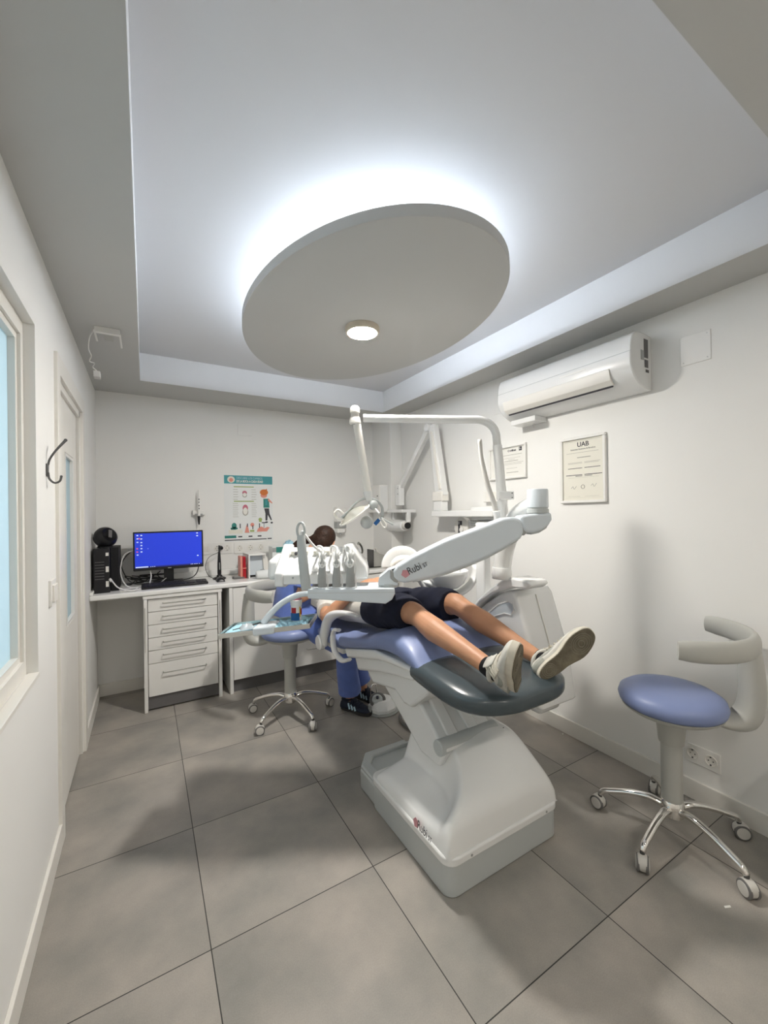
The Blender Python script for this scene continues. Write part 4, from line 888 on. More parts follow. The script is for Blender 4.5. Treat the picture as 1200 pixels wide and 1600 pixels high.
# floor hose and foot control
finish(MB().tube(bez([(1.60, 2.44, 0.013), (1.52, 2.40, 0.013), (1.475, 2.30, 0.013), (1.49, 2.20, 0.013), (1.56, 2.14, 0.013), (1.65, 2.16, 0.013), (1.72, 2.05, 0.02), (1.74, 1.9, 0.08), (1.74, 1.80, 0.30)], 8), 0.011, 10).build('floor_hose', 'rubber_grey'), 'grey hose looping on the floor behind the chair base', 'hose')
t = thing('foot_control', 'white round topped foot control on the floor by the dentist\'s shoes', 'foot control', (1.47, 2.57, 0))
b = MB(); FC = Vector((1.475, 2.565, 0))
b.lathe([(0.11, 0.006), (0.125, 0.012), (0.122, 0.035), (0.10, 0.062), (0.07, 0.078), (0.001, 0.08)], FC, seg=10, sx=1.0, sy=0.85); b.build('body', 'unit_white', t, bevel=0.006, sharp=25)
MB().lathe([(0.13, 0.0), (0.135, 0.004), (0.12, 0.012), (0.001, 0.012)], FC, seg=32, sy=0.88).build('base_plate', 'strap_grey', t)
tl = (-0.3, -0.5, 1)
MB().lathe([(0.058, 0.0), (0.060, 0.010), (0.045, 0.016), (0.042, 0.010), (0.02, 0.010), (0.001, 0.01)], FC + Vector((-0.045, 0.0, 0.072)), tl, 32).build('pedal_ring', 'rubber_grey', t)
MB().lathe([(0.040, 0.008), (0.038, 0.020), (0.022, 0.026), (0.012, 0.022), (0.001, 0.022)], FC + Vector((-0.045, 0.0, 0.072)), tl, 28).build('pedal_disc', 'unit_grey', t)
MB().cyl(FC + Vector((-0.052, -0.012, 0.096)), FC + Vector((-0.055, -0.017, 0.106)), 0.010, seg=16).build('pedal_knob', 'ink', t)
b = MB(); b.tube(bez([FC + Vector((-0.075, 0.05, 0.06)), FC + Vector((-0.07, 0.05, 0.15)), FC + Vector((-0.045, 0.06, 0.165)), FC + Vector((-0.02, 0.06, 0.15)), FC + Vector((-0.015, 0.06, 0.06))], 5), 0.005, 8); b.build('carry_handle', 'chrome', t)
b = MB(); b.box(FC.x - 0.135, FC.x - 0.118, FC.y - 0.045, FC.y - 0.02, 0.0, 0.07); b.build('side_lever', 'strap_grey', t, bevel=0.003)
MB().cyl(FC + Vector((0.06, -0.03, 0.05)), FC + Vector((0.09, -0.05, 0.075)), 0.018, seg=16).build('side_knob', 'unit_white', t, bevel=0.003)

# ================================================================ DENTAL UNIT (its swing arms lie in a plane turned 30 degrees to the walls)
du = thing('dental_unit', 'white dental delivery unit with long logo arm, console and spittoon', 'dental unit', (1.76, 1.55, 0.45))
R_, F_ = Vector((0.8622, -0.5066, 0)), Vector((0.5066, 0.8622, 0)); O_ = Vector((1.62, 1.31, 0))
def W_(a, b_, z): return O_ - R_ * a + F_ * b_ + Vector((0, 0, z))     # a along the arm, b depth, z height
AM = frame(O_, -R_, (0, 0, 1))     # local x = arm direction, y = up ; z = x cross y
dz = AM.to_3x3() @ Vector((0, 0, 1)); SG = 1 if dz.dot(F_) > 0 else -1
def aprism(pts, b0, b1, name, m_, parent=du, bev=0.008, bseg=3):
    lo, hi = sorted((b0 * SG, b1 * SG)); return MB().prism(pts, AM, lo, hi).build(name, m_, parent, bevel=bev, bseg=bseg)
# main body: arched side profile (y,z), widened towards the front
def body_ring(x, inset=0.0):
    P_ = [(1.310, 0.455), (1.335, 0.62), (1.372, 0.765), (1.445, 0.985), (1.470, 1.015), (1.52, 1.005), (1.575, 0.978), (1.68, 0.908), (1.76, 0.84), (1.84, 0.73), (1.88, 0.60), (1.86, 0.47), (1.70, 0.44), (1.50, 0.44)]
    cy, cz = 1.60, 0.72
    return [Vector((x, cy + (y - cy) * (1 - inset), cz + (z - cz) * (1 - inset))) for y, z in P_]
bd = MB().loft([body_ring(1.628, 0.06), body_ring(1.640, 0.01), body_ring(1.66), body_ring(1.875), body_ring(1.900, 0.01), body_ring(1.912, 0.05)]).build('body', 'unit_white', du, sharp=50, bevel=0.008)
MB().tube([(1.765, 1.306, 0.50), (1.765, 1.331, 0.62), (1.765, 1.368, 0.765), (1.765, 1.441, 0.985)], 0.0035, 6).build('front_seam', 'trim_white', bd)
# leaf shaped recess on the flank
lf = [(1.475, 0.945), (1.50, 0.952), (1.57, 0.925), (1.66, 0.85), (1.69, 0.81), (1.66, 0.80), (1.60, 0.855), (1.53, 0.885), (1.485, 0.885), (1.465, 0.915)]
MB().prism(lf, yz(1.6255), 0, 0.004).build('flank_recess', 'unit_cool', bd, bevel=0.002)
b = MB(); b.tube([Vector((1.626, y, z)) for y, z in lf], 0.0035, 6, close=True); b.build('recess_edge', 'unit_white', bd)
# arched cap behind/above the body
cap = [(1.33, 1.062), (1.345, 1.082), (1.45, 1.085), (1.50, 1.075), (1.60, 1.015), (1.70, 0.935), (1.80, 0.82), (1.88, 0.66), (1.90, 0.55), (1.86, 0.55), (1.83, 0.70), (1.755, 0.83), (1.68, 0.92), (1.575, 0.99), (1.47, 1.03), (1.36, 1.04)]
MB().prism(cap, yz(1.60), 0, 0.13).build('arched_cap', 'unit_white', du, bevel=0.01, bseg=3)
MB().box(1.60, 1.90, 1.75, 2.02, 0.44, 0.72).build('rear_housing', 'unit_white', du, bevel=0.03, bseg=4)
MB().box(1.40, 1.70, 1.66, 1.78, 0.44, 0.52).build('chair_link', 'unit_white', du, bevel=0.015, bseg=3)
MB().box(1.685, 1.845, 1.36, 1.44, 0.40, 0.46).build('lower_lip', 'unit_white', du, bevel=0.02, bseg=3)
# pillar and curved link up to the arm joint
pil = MB().tube(bez([W_(0.124, 0.17, 1.07), W_(0.120, 0.17, 1.14), W_(0.108, 0.17, 1.22), W_(0.080, 0.17, 1.31), W_(0.045, 0.15, 1.40), W_(-0.005, 0.10, 1.455), W_(-0.022, 0.05, 1.478)], 6), lerpr([(0.048, 0.045), (0.046, 0.045), (0.048, 0.045), (0.050, 0.045), (0.046, 0.044), (0.034, 0.042), (0.026, 0.035)], 6), 24, up=(-R_)).build('pillar', 'unit_white', du, sharp=0)
MB().lathe([(0.050, 1.085), (0.051, 1.088), (0.050, 1.13), (0.0485, 1.132)], W_(0.124, 0.17, 0), seg=32).build('pillar_collar', 'unit_white', du)
MB().lathe([(0.02, 1.529), (0.046, 1.528), (0.049, 1.522), (0.050, 1.440), (0.047, 1.438)], W_(-0.020, 0.04, 0), seg=40).build('joint_cylinder', 'unit_cool', du)
MB().lathe([(0.047, 1.438), (0.047, 1.431), (0.051, 1.430), (0.051, 1.412), (0.046, 1.410)], W_(-0.020, 0.04, 0), seg=40).build('joint_ring', 'unit_grey', du)
aprism([(0.085, 1.398), (0.03, 1.408), (-0.068, 1.414), (-0.070, 1.378), (-0.052, 1.350), (-0.020, 1.328), (0.020, 1.316), (0.052, 1.316), (0.068, 1.33)], -0.012, 0.088, 'elbow_housing', 'unit_cool', bev=0.014, bseg=4)
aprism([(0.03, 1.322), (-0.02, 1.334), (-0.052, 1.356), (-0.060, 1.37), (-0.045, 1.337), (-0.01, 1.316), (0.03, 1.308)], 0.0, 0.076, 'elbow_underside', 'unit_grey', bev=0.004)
armp = [(0.698, 1.141), (0.676, 1.168), (0.613, 1.206), (0.520, 1.252), (0.428, 1.294), (0.335, 1.327), (0.243, 1.360), (0.16, 1.390), (0.11, 1.394), (0.082, 1.385), (0.064, 1.355), (0.064, 1.318), (0.080, 1.290), (0.16, 1.245), (0.245, 1.201), (0.34, 1.162), (0.43, 1.131), (0.52, 1.106), (0.584, 1.093), (0.640, 1.086), (0.672, 1.092), (0.694, 1.112)]
arm = aprism(armp, -0.008, 0.082, 'spring_arm', 'unit_cool', bev=0.016, bseg=5)
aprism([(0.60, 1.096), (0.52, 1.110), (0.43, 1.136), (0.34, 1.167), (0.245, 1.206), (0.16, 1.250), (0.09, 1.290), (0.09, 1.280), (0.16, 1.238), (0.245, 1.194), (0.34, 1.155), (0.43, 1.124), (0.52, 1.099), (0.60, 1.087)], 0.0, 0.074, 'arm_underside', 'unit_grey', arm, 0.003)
aprism([(0.078, 1.392), (0.066, 1.396), (0.050, 1.36), (0.050, 1.32), (0.062, 1.305), (0.074, 1.305)], -0.005, 0.078, 'joint_seal', 'strap_grey', arm, 0.004)
aprism([(0.700, 1.150), (0.708, 1.146), (0.708, 1.110), (0.690, 1.092), (0.675, 1.086), (0.665, 1.10)], -0.004, 0.078, 'joint_seal', 'strap_grey', arm, 0.003)
ca_ = math.atan2(1.235 - 1.151, 0.60 - 0.42)
lx = (R_ * math.cos(0.43) + Vector((0, 0, math.sin(0.43)))).normalized(); ly = lx.cross(F_) * -1
ly = ly if ly.z > 0 else -ly
logo(arm, W_(0.612, -0.0092, 1.128), lx, ly, 0.037)
# hood joint, carrier plate
aprism([(0.700, 1.150), (0.672, 1.162), (0.716, 1.148), (0.760, 1.112), (0.766, 1.084), (0.765, 1.076), (0.672, 1.074), (0.672, 1.09), (0.694, 1.10), (0.706, 1.12)], 0.0, 0.086, 'hood_joint', 'unit_cool', bev=0.008)
MB().lathe([(0.040, 1.080), (0.050, 1.079), (0.050, 1.062), (0.044, 1.060)], W_(0.716, 0.045, 0), seg=36).build('swivel_ring', 'unit_grey', du)
aprism([(1.100, 1.068), (0.688, 1.066), (0.686, 1.040), (0.700, 1.012), (0.732, 0.992), (1.100, 1.022)], -0.03, 0.15, 'carrier_plate', 'unit_cool', bev=0.006)
aprism([(1.098, 1.0495), (0.687, 1.0475), (0.687, 1.0455), (1.098, 1.0475)], -0.0306, 0.0, 'plate_seam', 'unit_grey', bev=0)
# console: sloping body on the plate
def cprof(pts, a0, a1, name, m_, parent=None, bev=0.008):
    # profile in (b depth, z), extruded along the arm direction a0..a1
    m = frame(O_, F_, (0, 0, 1)); d_ = m.to_3x3() @ Vector((0, 0, 1)); s_ = 1 if d_.dot(-R_) > 0 else -1
    lo, hi = sorted((a0 * s_, a1 * s_)); return MB().prism(pts, m, lo, hi).build(name, m_, parent or du, bevel=bev, bseg=3)
con = cprof([(0.035, 1.078), (0.030, 1.128), (0.060, 1.142), (0.205, 1.214), (0.225, 1.245), (0.285, 1.240), (0.300, 1.12), (0.28, 1.07)], 0.885, 1.232, 'console', 'unit_white')
cprof([(0.030, 1.070), (0.024, 1.134), (0.22, 1.262), (0.29, 1.258), (0.31, 1.12), (0.29, 1.055), (0.10, 1.055)], 1.230, 1.272, 'end_cheek', 'unit_white', con, 0.008)
aprism([(0.935, 1.262), (0.900, 1.268), (0.826, 1.160), (0.816, 1.100), (0.888, 1.094)], 0.05, 0.27, 'end_cheek', 'unit_white', con, 0.010)
MB().cyl(W_(1.181, 0.029, 1.112), W_(1.181, 0.036, 1.112), 0.005, seg=12).build('console_button', 'strap_grey', con)
for a0, a1 in ((1.135, 1.222), (1.02, 1.105)): cprof([(0.178, 1.205), (0.172, 1.228), (0.19, 1.238), (0.21, 1.236), (0.21, 1.215)], a0, a1, 'hinge_block', 'paper_cream', con, 0.003)
MB().cyl(W_(1.195, 0.166, 1.215), W_(1.195, 0.180, 1.222), 0.008, seg=12).build('hinge_pin', 'ink', con)
# left wing of the console behind
cprof([(0.12, 1.09), (0.14, 1.19), (0.30, 1.21), (0.30, 1.07)], 1.272, 1.335, 'side_wing', 'unit_white', con, 0.02)
# tall grey carrying bar with a loop on top
hb = MB().tube(bez([W_(1.106, -0.02, 1.062), W_(1.112, -0.025, 1.12), W_(1.120, -0.022, 1.20), W_(1.128, -0.012, 1.27), W_(1.132, 0.0, 1.32)], 5), lerpr([(0.024, 0.006), (0.024, 0.006), (0.023, 0.006), (0.022, 0.006), (0.020, 0.006)], 5), 14, up=-R_).build('hoist_bar', 'unit_grey', du, sharp=60)
lp = [W_(1.134 + 0.018 * math.cos(q), 0.006 + 0.004 * math.sin(q), 1.345 + 0.036 * math.sin(q)) for q in [2 * PI * k / 28 for k in range(28)]]
MB().tube(lp, 0.0065, 10, close=True).build('hoist_loop', 'unit_grey', hb)
MB().tube(bez([W_(1.136, 0.01, 1.285), W_(1.132, 0.015, 1.335), W_(1.120, 0.02, 1.325), W_(1.085, 0.03, 1.275), W_(1.052, 0.06, 1.235), W_(1.035, 0.12, 1.20)], 6), 0.0062, 10).build('suction_hose', 'cable_white', du)
# three instrument holders with handpieces and hoses
for i, a in enumerate((1.032, 0.963, 0.898)):
    st_ = MB().tube(bez([W_(a, -0.018, 1.072), W_(a, -0.022, 1.11), W_(a - 0.001, -0.014, 1.155), W_(a - 0.002, 0.006, 1.195)], 5), lerpr([(0.0205, 0.005), (0.020, 0.005), (0.017, 0.005), (0.014, 0.005)], 5), 12, up=-R_).build('instrument_holder', 'strap_grey', du, sharp=60)
    u_ = [W_(a + 0.017 * math.cos(q), -0.012 + 0.028 * (1 + math.sin(q)) * 0.2, 1.20 + 0.034 * math.sin(q)) for q in [math.radians(200 + 140 * k / 14) for k in range(15)]]
    u_ = [W_(a + 0.018, 0.02, 1.232)] + u_ + [W_(a - 0.018, 0.02, 1.232)]
    MB().tube(u_, 0.005, 10).build('holder_fork', 'unit_white', st_)
    hp = MB().tube([W_(a, -0.010, 1.168), W_(a, -0.004, 1.178), W_(a, 0.012, 1.215), W_(a, 0.024, 1.243)], [0.004, 0.0115, 0.0125, 0.009], 18).build('handpiece', 'strap_grey' , du, sharp=0)
    MB().tube([W_(a, -0.010, 1.180), W_(a, -0.0125, 1.172)], [0.010, 0.004], 14).build('handpiece_tip', 'unit_white', hp)
    MB().tube(bez([W_(a, 0.024, 1.243), W_(a + 0.004, 0.035, 1.256), W_(a + 0.022, 0.06, 1.262), W_(a + 0.038, 0.09, 1.255), W_(a + 0.045, 0.14, 1.225), W_(a + 0.046, 0.19, 1.235)], 6), 0.0058, 10).build('instrument_hose', 'cable_white', du)
    MB().tube(bez([W_(a + 0.020, 0.02, 1.235), W_(a + 0.010, 0.00, 1.20), W_(a - 0.014, -0.008, 1.15), W_(a - 0.026, -0.004, 1.105), W_(a - 0.024, 0.0, 1.07)], 6), 0.0042, 8).build('feed_hose', 'cable_white', du)
b = MB(); 
for a in (1.062, 1.0, 0.93): b.prism([(0.0, 0.0), (0.03, 0.0), (0.012, 0.06), (0.004, 0.06)], frame(W_(a, 0.035, 1.14), -R_, (F_ * 0.86 + Vector((0, 0, 0.5)))), -0.004, 0.004)
b.build('rest_ribs', 'unit_white', con, bevel=0.002)
MB().tube(bez([W_(0.878, 0.0, 1.22), W_(0.872, -0.01, 1.16), W_(0.876, -0.012, 1.11), W_(0.868, -0.01, 1.07)], 6), 0.003, 8).build('thin_tube', 'cable_white', du)
# tray arm and instrument tray
MB().tube(bez([W_(1.075, 0.0, 1.036), W_(1.12, -0.002, 1.040), W_(1.175, -0.004, 1.026), W_(1.235, -0.006, 0.992), W_(1.285, -0.008, 0.945), W_(1.315, -0.010, 0.905)], 6), lerpr([(0.013, 0.013), (0.014, 0.014), (0.0145, 0.0145), (0.0145, 0.0145), (0.015, 0.015), (0.017, 0.017)], 6), 18).build('tray_arm', 'unit_cool', du, sharp=0)
def tp_(a, b_, z): return W_(a, b_, z + (1.30 - a) * 0.10)
TRM = frame(W_(1.30, 0.0, 0.895), (-R_ + Vector((0, 0, -0.10))), (F_))
if (TRM.to_3x3() @ Vector((0, 0, 1))).z < 0: TZs = -1
else: TZs = 1
def tbox(b, a0, a1, b0, b1, z0_, z1_):
    z0_, z1_ = sorted((z0_ * TZs, z1_ * TZs)); return b.box(a0, a1, b0, b1, z0_, z1_, TRM)
tr = tbox(MB(), -0.215, 0.205, -0.075, 0.115, -0.022, -0.018).build('instrument_tray', 'steel', du)
b = MB()
for r in ((-0.215, 0.205, -0.078, -0.072, -0.022, 0.0), (-0.215, 0.205, 0.112, 0.118, -0.022, 0.0), (-0.219, -0.213, -0.078, 0.118, -0.022, 0.0), (0.202, 0.208, -0.078, 0.118, -0.022, 0.0)): tbox(b, *r)
b.build('tray_rim', 'steel', tr, bevel=0.001)
tbox(MB(), -0.055, 0.045, -0.088, 0.03, -0.026, 0.010).build('tray_clamp', 'unit_cool', tr, bevel=0.008, bseg=3)
random.seed(9)
NB = [[random.uniform(0, 1) for _ in range(41)] for _ in range(19)]
def bib(u, v):
    a_ = -0.208 + 0.406 * u; b_ = -0.070 + 0.18 * v; r = NB[round(v * 18)][round(u * 40)]
    big = 0.014 * max(0, math.sin(u * 17 + v * 5)) * (0.3 if u > 0.6 else 1) + (0.02 if u < 0.45 else 0.004) * r * (0.5 + 0.5 * math.sin(v * 6))
    return TRM @ Vector((a_, b_, TZs * (-0.015 + big * 0.8 + 0.003 * r)))
finish(MB().grid(bib, 41, 19).build('paper_bib', 'bib_blue', solid=0.0008), 'crumpled light blue paper bib lining the instrument tray', 'bib')
t = thing('film_pouch', 'clear crumpled pouch lying on the left half of the blue bib', 'pouch', TRM @ Vector((0.10, 0.0, 0.0)))
cc = TRM @ Vector((0.09, -0.02, 0))
MB().grid(crumple(cc.x, cc.y, cc.z - 0.002, 0.035, 0.028, 0.018, 0.6), 13, 9).build('pouch', 'clear_film', t)
t = thing('instrument', 'thin steel instrument lying across the blue bib', 'instrument', TRM @ Vector((0.06, 0.0, 0.0)))
MB().tube([TRM @ Vector((0.15, -0.045, TZs * 0.004)), TRM @ Vector((0.06, -0.01, TZs * 0.010)), TRM @ Vector((0.0, 0.03, TZs * 0.012))], [0.002, 0.004, 0.0035], 10).build('shaft', 'dark_steel', t)
cc = W_(1.168, 0.035, 0.905)
t = thing('paste_cup', 'small white cup with red blue and yellow print standing on the tray', 'cup', cc)
MB().lathe([(0.022, 0.0), (0.026, 0.002), (0.026, 0.075), (0.0285, 0.076), (0.0285, 0.100), (0.026, 0.102), (0.001, 0.102)], cc, seg=32).build('body', 'unit_white', t)
def band(z0_, z1_, a0, a1, m_, r=0.0265):
    q = [(r * math.cos(math.radians(a0 + (a1 - a0) * k / 12)), r * math.sin(math.radians(a0 + (a1 - a0) * k / 12))) for k in range(13)]
    MB().loft([[cc + Vector((x * f, y * f, z)) for x, y in q for f in (1,)] + [cc + Vector((x * 1.02, y * 1.02, z)) for x, y in q[::-1]] for z in (z0_, z1_)]).build('print_patch', m_, t)
band(0.004, 0.040, 180, 285, 'cup_blue'); band(0.040, 0.066, 195, 250, 'red_plastic'); band(0.02, 0.07, 285, 300, 'cup_yellow'); band(0.03, 0.06, 300, 330, 'red_plastic')
MB().lathe([(0.001, 0.1015), (0.024, 0.1015), (0.0262, 0.104), (0.0245, 0.106), (0.001, 0.105)], cc, seg=28).build('rim_ring', 'pink', t)

# spittoon, its ring carrier, assistant holder
SB = Vector((1.555, 1.905, 0))
bw = MB().lathe([(0.03, 0.965), (0.06, 0.972), (0.095, 1.000), (0.117, 1.045), (0.122, 1.075), (0.117, 1.077), (0.110, 1.050), (0.085, 1.015), (0.04, 0.995), (0.001, 0.99)], SB, seg=48).build('spittoon_bowl', 'unit_white', du, sharp=0)
ca2 = [SB + R_ * (0.175 * math.cos(math.radians(q))) + Vector((0, 0, 1.075 + 0.155 * math.sin(math.radians(q)))) + F_ * 0.03 for q in range(190, 376, 9)]
MB().tube(ca2, [(0.020, 0.05)] * len(ca2), 16, up=(0, 0, 1)).build('bowl_carrier', 'unit_white', du, sharp=0)
MB().tube(bez([SB + R_ * (-0.07) + Vector((0, 0, 0.98)), SB + R_ * (-0.13) + Vector((0, 0, 1.005)), SB + R_ * (-0.22) + F_ * 0.05 + Vector((0, 0, 1.03))], 6), lerpr([(0.022, 0.03), (0.017, 0.022), (0.014, 0.016)], 6), 16).build('assistant_arm', 'unit_white', du, sharp=0)
MB().box(1.655, 1.705, 1.70, 1.775, 0.85, 1.36).build('rear_column', 'unit_white', du, bevel=0.01, bseg=3)
MB().tube(bez([SB + R_ * 0.09 + F_ * 0.08 + Vector((0, 0, 1.08)), SB + R_ * 0.08 + F_ * 0.08 + Vector((0, 0, 1.13)), SB + R_ * 0.05 + F_ * 0.05 + Vector((0, 0, 1.15)), SB + R_ * 0.03 + F_ * 0.04 + Vector((0, 0, 1.12))], 6), 0.006, 10).build('water_spout', 'chrome', du)
MB().lathe([(0.035, 1.10), (0.038, 1.105), (0.038, 1.16), (0.02, 1.168)], SB + R_ * 0.05 + F_ * 0.14, seg=28).build('cup_holder', 'trim_white', du)
AH = Vector((1.545, 2.39, 0))
oa = [AH + R_ * (0.098 * math.cos(math.radians(q))) + Vector((0, 0, 1.045 + 0.100 * math.sin(math.radians(q)))) for q in range(-5, 186, 10)]
MB().tube(oa, [(0.014, 0.05)] * len(oa), 14, up=(0, 0, 1)).build('assistant_holder', 'unit_white', du, sharp=0)
ia = [AH + F_ * -0.06 + R_ * (0.01 + 0.082 * math.cos(math.radians(q))) + Vector((0, 0, 1.035 + 0.07 * math.sin(math.radians(q)))) for q in range(20, 176, 10)]
MB().tube(ia, lerpr([(0.012, 0.02), (0.030, 0.030), (0.030, 0.03), (0.018, 0.02)], 5), 14, up=(0, 0, 1)).build('holder_pad', 'trim_white', du, sharp=0)
MB().box(-0.09, 0.10, -0.025, 0.035, 0, 0.05, frame(AH + Vector((0, 0, 1.0)), R_, F_)).build('holder_base', 'unit_white', du, bevel=0.012, bseg=3)
for k in (-0.05, 0.04): MB().tube([AH + R_ * k + F_ * -0.02 + Vector((0, 0, 1.04)), AH + R_ * (k - 0.01) + F_ * -0.05 + Vector((0, 0, 1.10))], [0.008, 0.010], 12).build('suction_tip', 'bib_blue', du)

# ================================================================ OPERATING LAMP (pole, arm and head)
ol = thing('operating_lamp', 'dental operating lamp on a tall white tube pole arching over the chair', 'lamp', (1.67, 1.57, 1.05))
def V_(px_r, d_, z): return R_ * px_r + F_ * d_ + Vector((0, 0, z))
pp = [V_(0.655, 2.20, 1.09), V_(0.645, 2.20, 1.42), V_(0.628, 2.20, 1.66), V_(0.619, 2.20, 1.78)]
MB().tube(pp, [0.0265, 0.0265, 0.0255, 0.0245], 22).build('lower_pole', 'unit_white', ol)
up_ = [V_(0.619, 2.20, 1.775), V_(0.614, 2.20, 1.84)] + [V_(0.500 + 0.112 * math.cos(math.radians(q)), 2.20, 1.834 + 0.088 * math.sin(math.radians(q))) for q in range(10, 91, 10)] + [V_(0.40, 2.20, 1.923), V_(0.1, 2.20, 1.931), V_(-0.105, 2.20, 1.937)]
MB().tube(up_, 0.0215, 22).build('boom', 'unit_white', ol, sharp=0)
MB().box(-0.035, 0.045, -0.03, 0.03, 0, 0.045, frame(V_(0.652, 2.20, 1.485), R_, F_)).build('pole_clamp', 'unit_white', ol, bevel=0.004)
b = MB()
for dz_ in (0.010, 0.034): b.cyl(V_(0.652 + 0.033, 2.169, 1.485 + dz_), V_(0.652 + 0.033, 2.166, 1.485 + dz_), 0.003, seg=8)
b.build('clamp_screws', 'ink', ol)
MB().lathe([(0.001, 0.062), (0.018, 0.058), (0.026, 0.045), (0.027, 0.022), (0.023, 0.018), (0.023, 0.0), (0.026, -0.004), (0.030, -0.020), (0.031, -0.035), (0.022, -0.042)], V_(-0.150, 2.20, 1.945), seg=28).build('boom_end_joint', 'trim_white', ol)
MB().lathe([(0.020, -0.045), (0.020, -0.036), (0.031, -0.034)], V_(-0.150, 2.20, 1.945), seg=28).build('joint_underside', 'strap_grey', ol)
MB().tube([V_(-0.140, 2.20, 1.905), V_(-0.085, 2.20, 1.535)], [0.0215, 0.0205], 22).build('drop_arm', 'trim_white', ol)
MB().tube([V_(-0.086, 2.20, 1.540), V_(-0.082, 2.20, 1.515), V_(-0.080, 2.20, 1.488)], [0.026, 0.023, 0.016], 20).build('arm_collar', 'unit_white', ol)
LC = V_(-0.10, 2.20, 1.42)
def ly_(r, f_, z): return LC + R_ * r + F_ * f_ + Vector((0, 0, z))
yk = MB().tube(bez([ly_(-0.125, -0.02, -0.02), ly_(-0.085, -0.02, 0.02), ly_(-0.04, -0.01, 0.066), ly_(0.01, 0.0, 0.083), ly_(0.06, 0.02, 0.07), ly_(0.09, 0.04, 0.03), ly_(0.085, 0.06, -0.03), ly_(0.06, 0.06, -0.05)], 6), lerpr([(0.007, 0.010)] * 8, 6), 12).build('lamp_yoke', 'unit_grey', ol, sharp=0)
MB().ball(ly_(0.045, -0.01, 0.045), (0.028, 0.022, 0.028), 18).build('yoke_hub', 'unit_grey', ol)
MB().tube([ly_(0.05, -0.02, 0.03), ly_(0.075, -0.05, 0.0)], 0.005, 8).build('hub_pin', 'laminate_white', ol)
# reflector dish: shallow scoop tilted towards the patient's head
sx_ = (R_ * 0.80 + Vector((0, 0, 0.5)) - F_ * 0.25).normalized(); sn_ = (F_ * 0.25 + R_ * 0.42 + Vector((0, 0, -0.8))); sn_ = (sn_ - sx_ * sn_.dot(sx_)).normalized()
DM = frame(ly_(-0.052, -0.01, -0.018), sx_, z=sn_)
def dish(u, v):
    r = u; q = 2 * PI * v; x = 0.095 * r * math.cos(q); y = 0.060 * r * math.sin(q)
    return DM @ Vector((x, y, -0.034 * (1 - r * r) - 0.012))
MB().grid(dish, 14, 49).build('reflector', 'reflector', ol, solid=0.004, sharp=0)
MB().tube([DM @ Vector((0.097 * math.cos(q), 0.062 * math.sin(q), -0.012)) for q in [2 * PI * k / 40 for k in range(40)]], 0.005, 8, close=True).build('reflector_rim', 'trim_white', ol)
MB().ball(ly_(0.005, 0.03, -0.048), (0.036, 0.03, 0.036), 22).build('bulb_housing', 'unit_grey', ol)
for s_ in (-1,):
    MB().tube(bez([ly_(-0.10, -0.02, -0.03), ly_(-0.145, -0.03, -0.025), ly_(-0.165, -0.035, 0.0), ly_(-0.145, -0.03, 0.022), ly_(-0.118, -0.025, 0.0)], 6), 0.0065, 10).build('grip_handle', 'trim_white', ol)
hr = MB().tube(bez([ly_(0.07, 0.0, -0.02), ly_(0.085, -0.01, -0.06), ly_(0.105, -0.02, -0.078), ly_(0.11, -0.02, -0.06), ly_(0.09, -0.01, -0.03)], 6), 0.005, 10).build('grip_handle', 'trim_white', ol)
MB().tube([ly_(0.085, 0.0, -0.025), ly_(0.150, -0.01, -0.062)], 0.005, 10).build('side_lever', 'unit_grey', ol)
MB().box(-0.010, 0.010, -0.018, 0.018, -0.002, 0.002, frame(ly_(0.062, -0.03, -0.045), R_ + Vector((0, 0, -0.9)), z=-F_)).build('blue_decal', 'cup_blue', ol, bevel=0.001)
# thin white flexible wand beside the pole
t = thing('suction_wand', 'slim pale tube standing in a white holder beside the lamp pole', 'tube', V_(0.585, 2.08, 1.33))
MB().tube(bez([V_(0.500, 2.10, 1.795), V_(0.508, 2.10, 1.70), V_(0.535, 2.10, 1.57), V_(0.570, 2.10, 1.46), V_(0.580, 2.10, 1.40)], 7), lerpr([0.011, 0.011, 0.0125, 0.013, 0.013], 7), 14).build('wand', 'caster_grey', t, sharp=0)
MB().tube([V_(0.580, 2.10, 1.425), V_(0.584, 2.10, 1.395), V_(0.588, 2.10, 1.34)], [0.020, 0.017, 0.019], 18).build('holder', 'unit_white', t, bevel=0.003)

# small things near the camera
t = finish(MB().prism([(0, 0), (0.022, -0.010), (0.028, -0.004), (0.006, 0.006)], frame((1.762, 0.645, 0.0005), (1, 0, 0), (0, 1, 0)), 0, 0.0006).build('paper_scrap', 'paper'), 'tiny white paper scrap on the floor before the stool', 'scrap')
t = finish(MB().prism([(0.0, 0.0), (0.012, 0.002), (0.010, 0.008), (0.001, 0.006)], frame((2.265, 1.66, 0.0005), (1, 0, 0), (0, 1, 0)), 0, 0.006).build('plaster_crumb', 'paper'), 'tiny white crumb on the floor at the right baseboard', 'crumb')
b = MB(); b.box(2.00, 2.006, 0.30, 0.575, 0.0, 0.45); b.box(2.006, 2.20, 0.569, 0.575, 0.0, 0.45)
finish(b.build('acrylic_stand', 'acrylic', bevel=0.004), 'clear acrylic stand at the right edge beside the stool', 'stand')

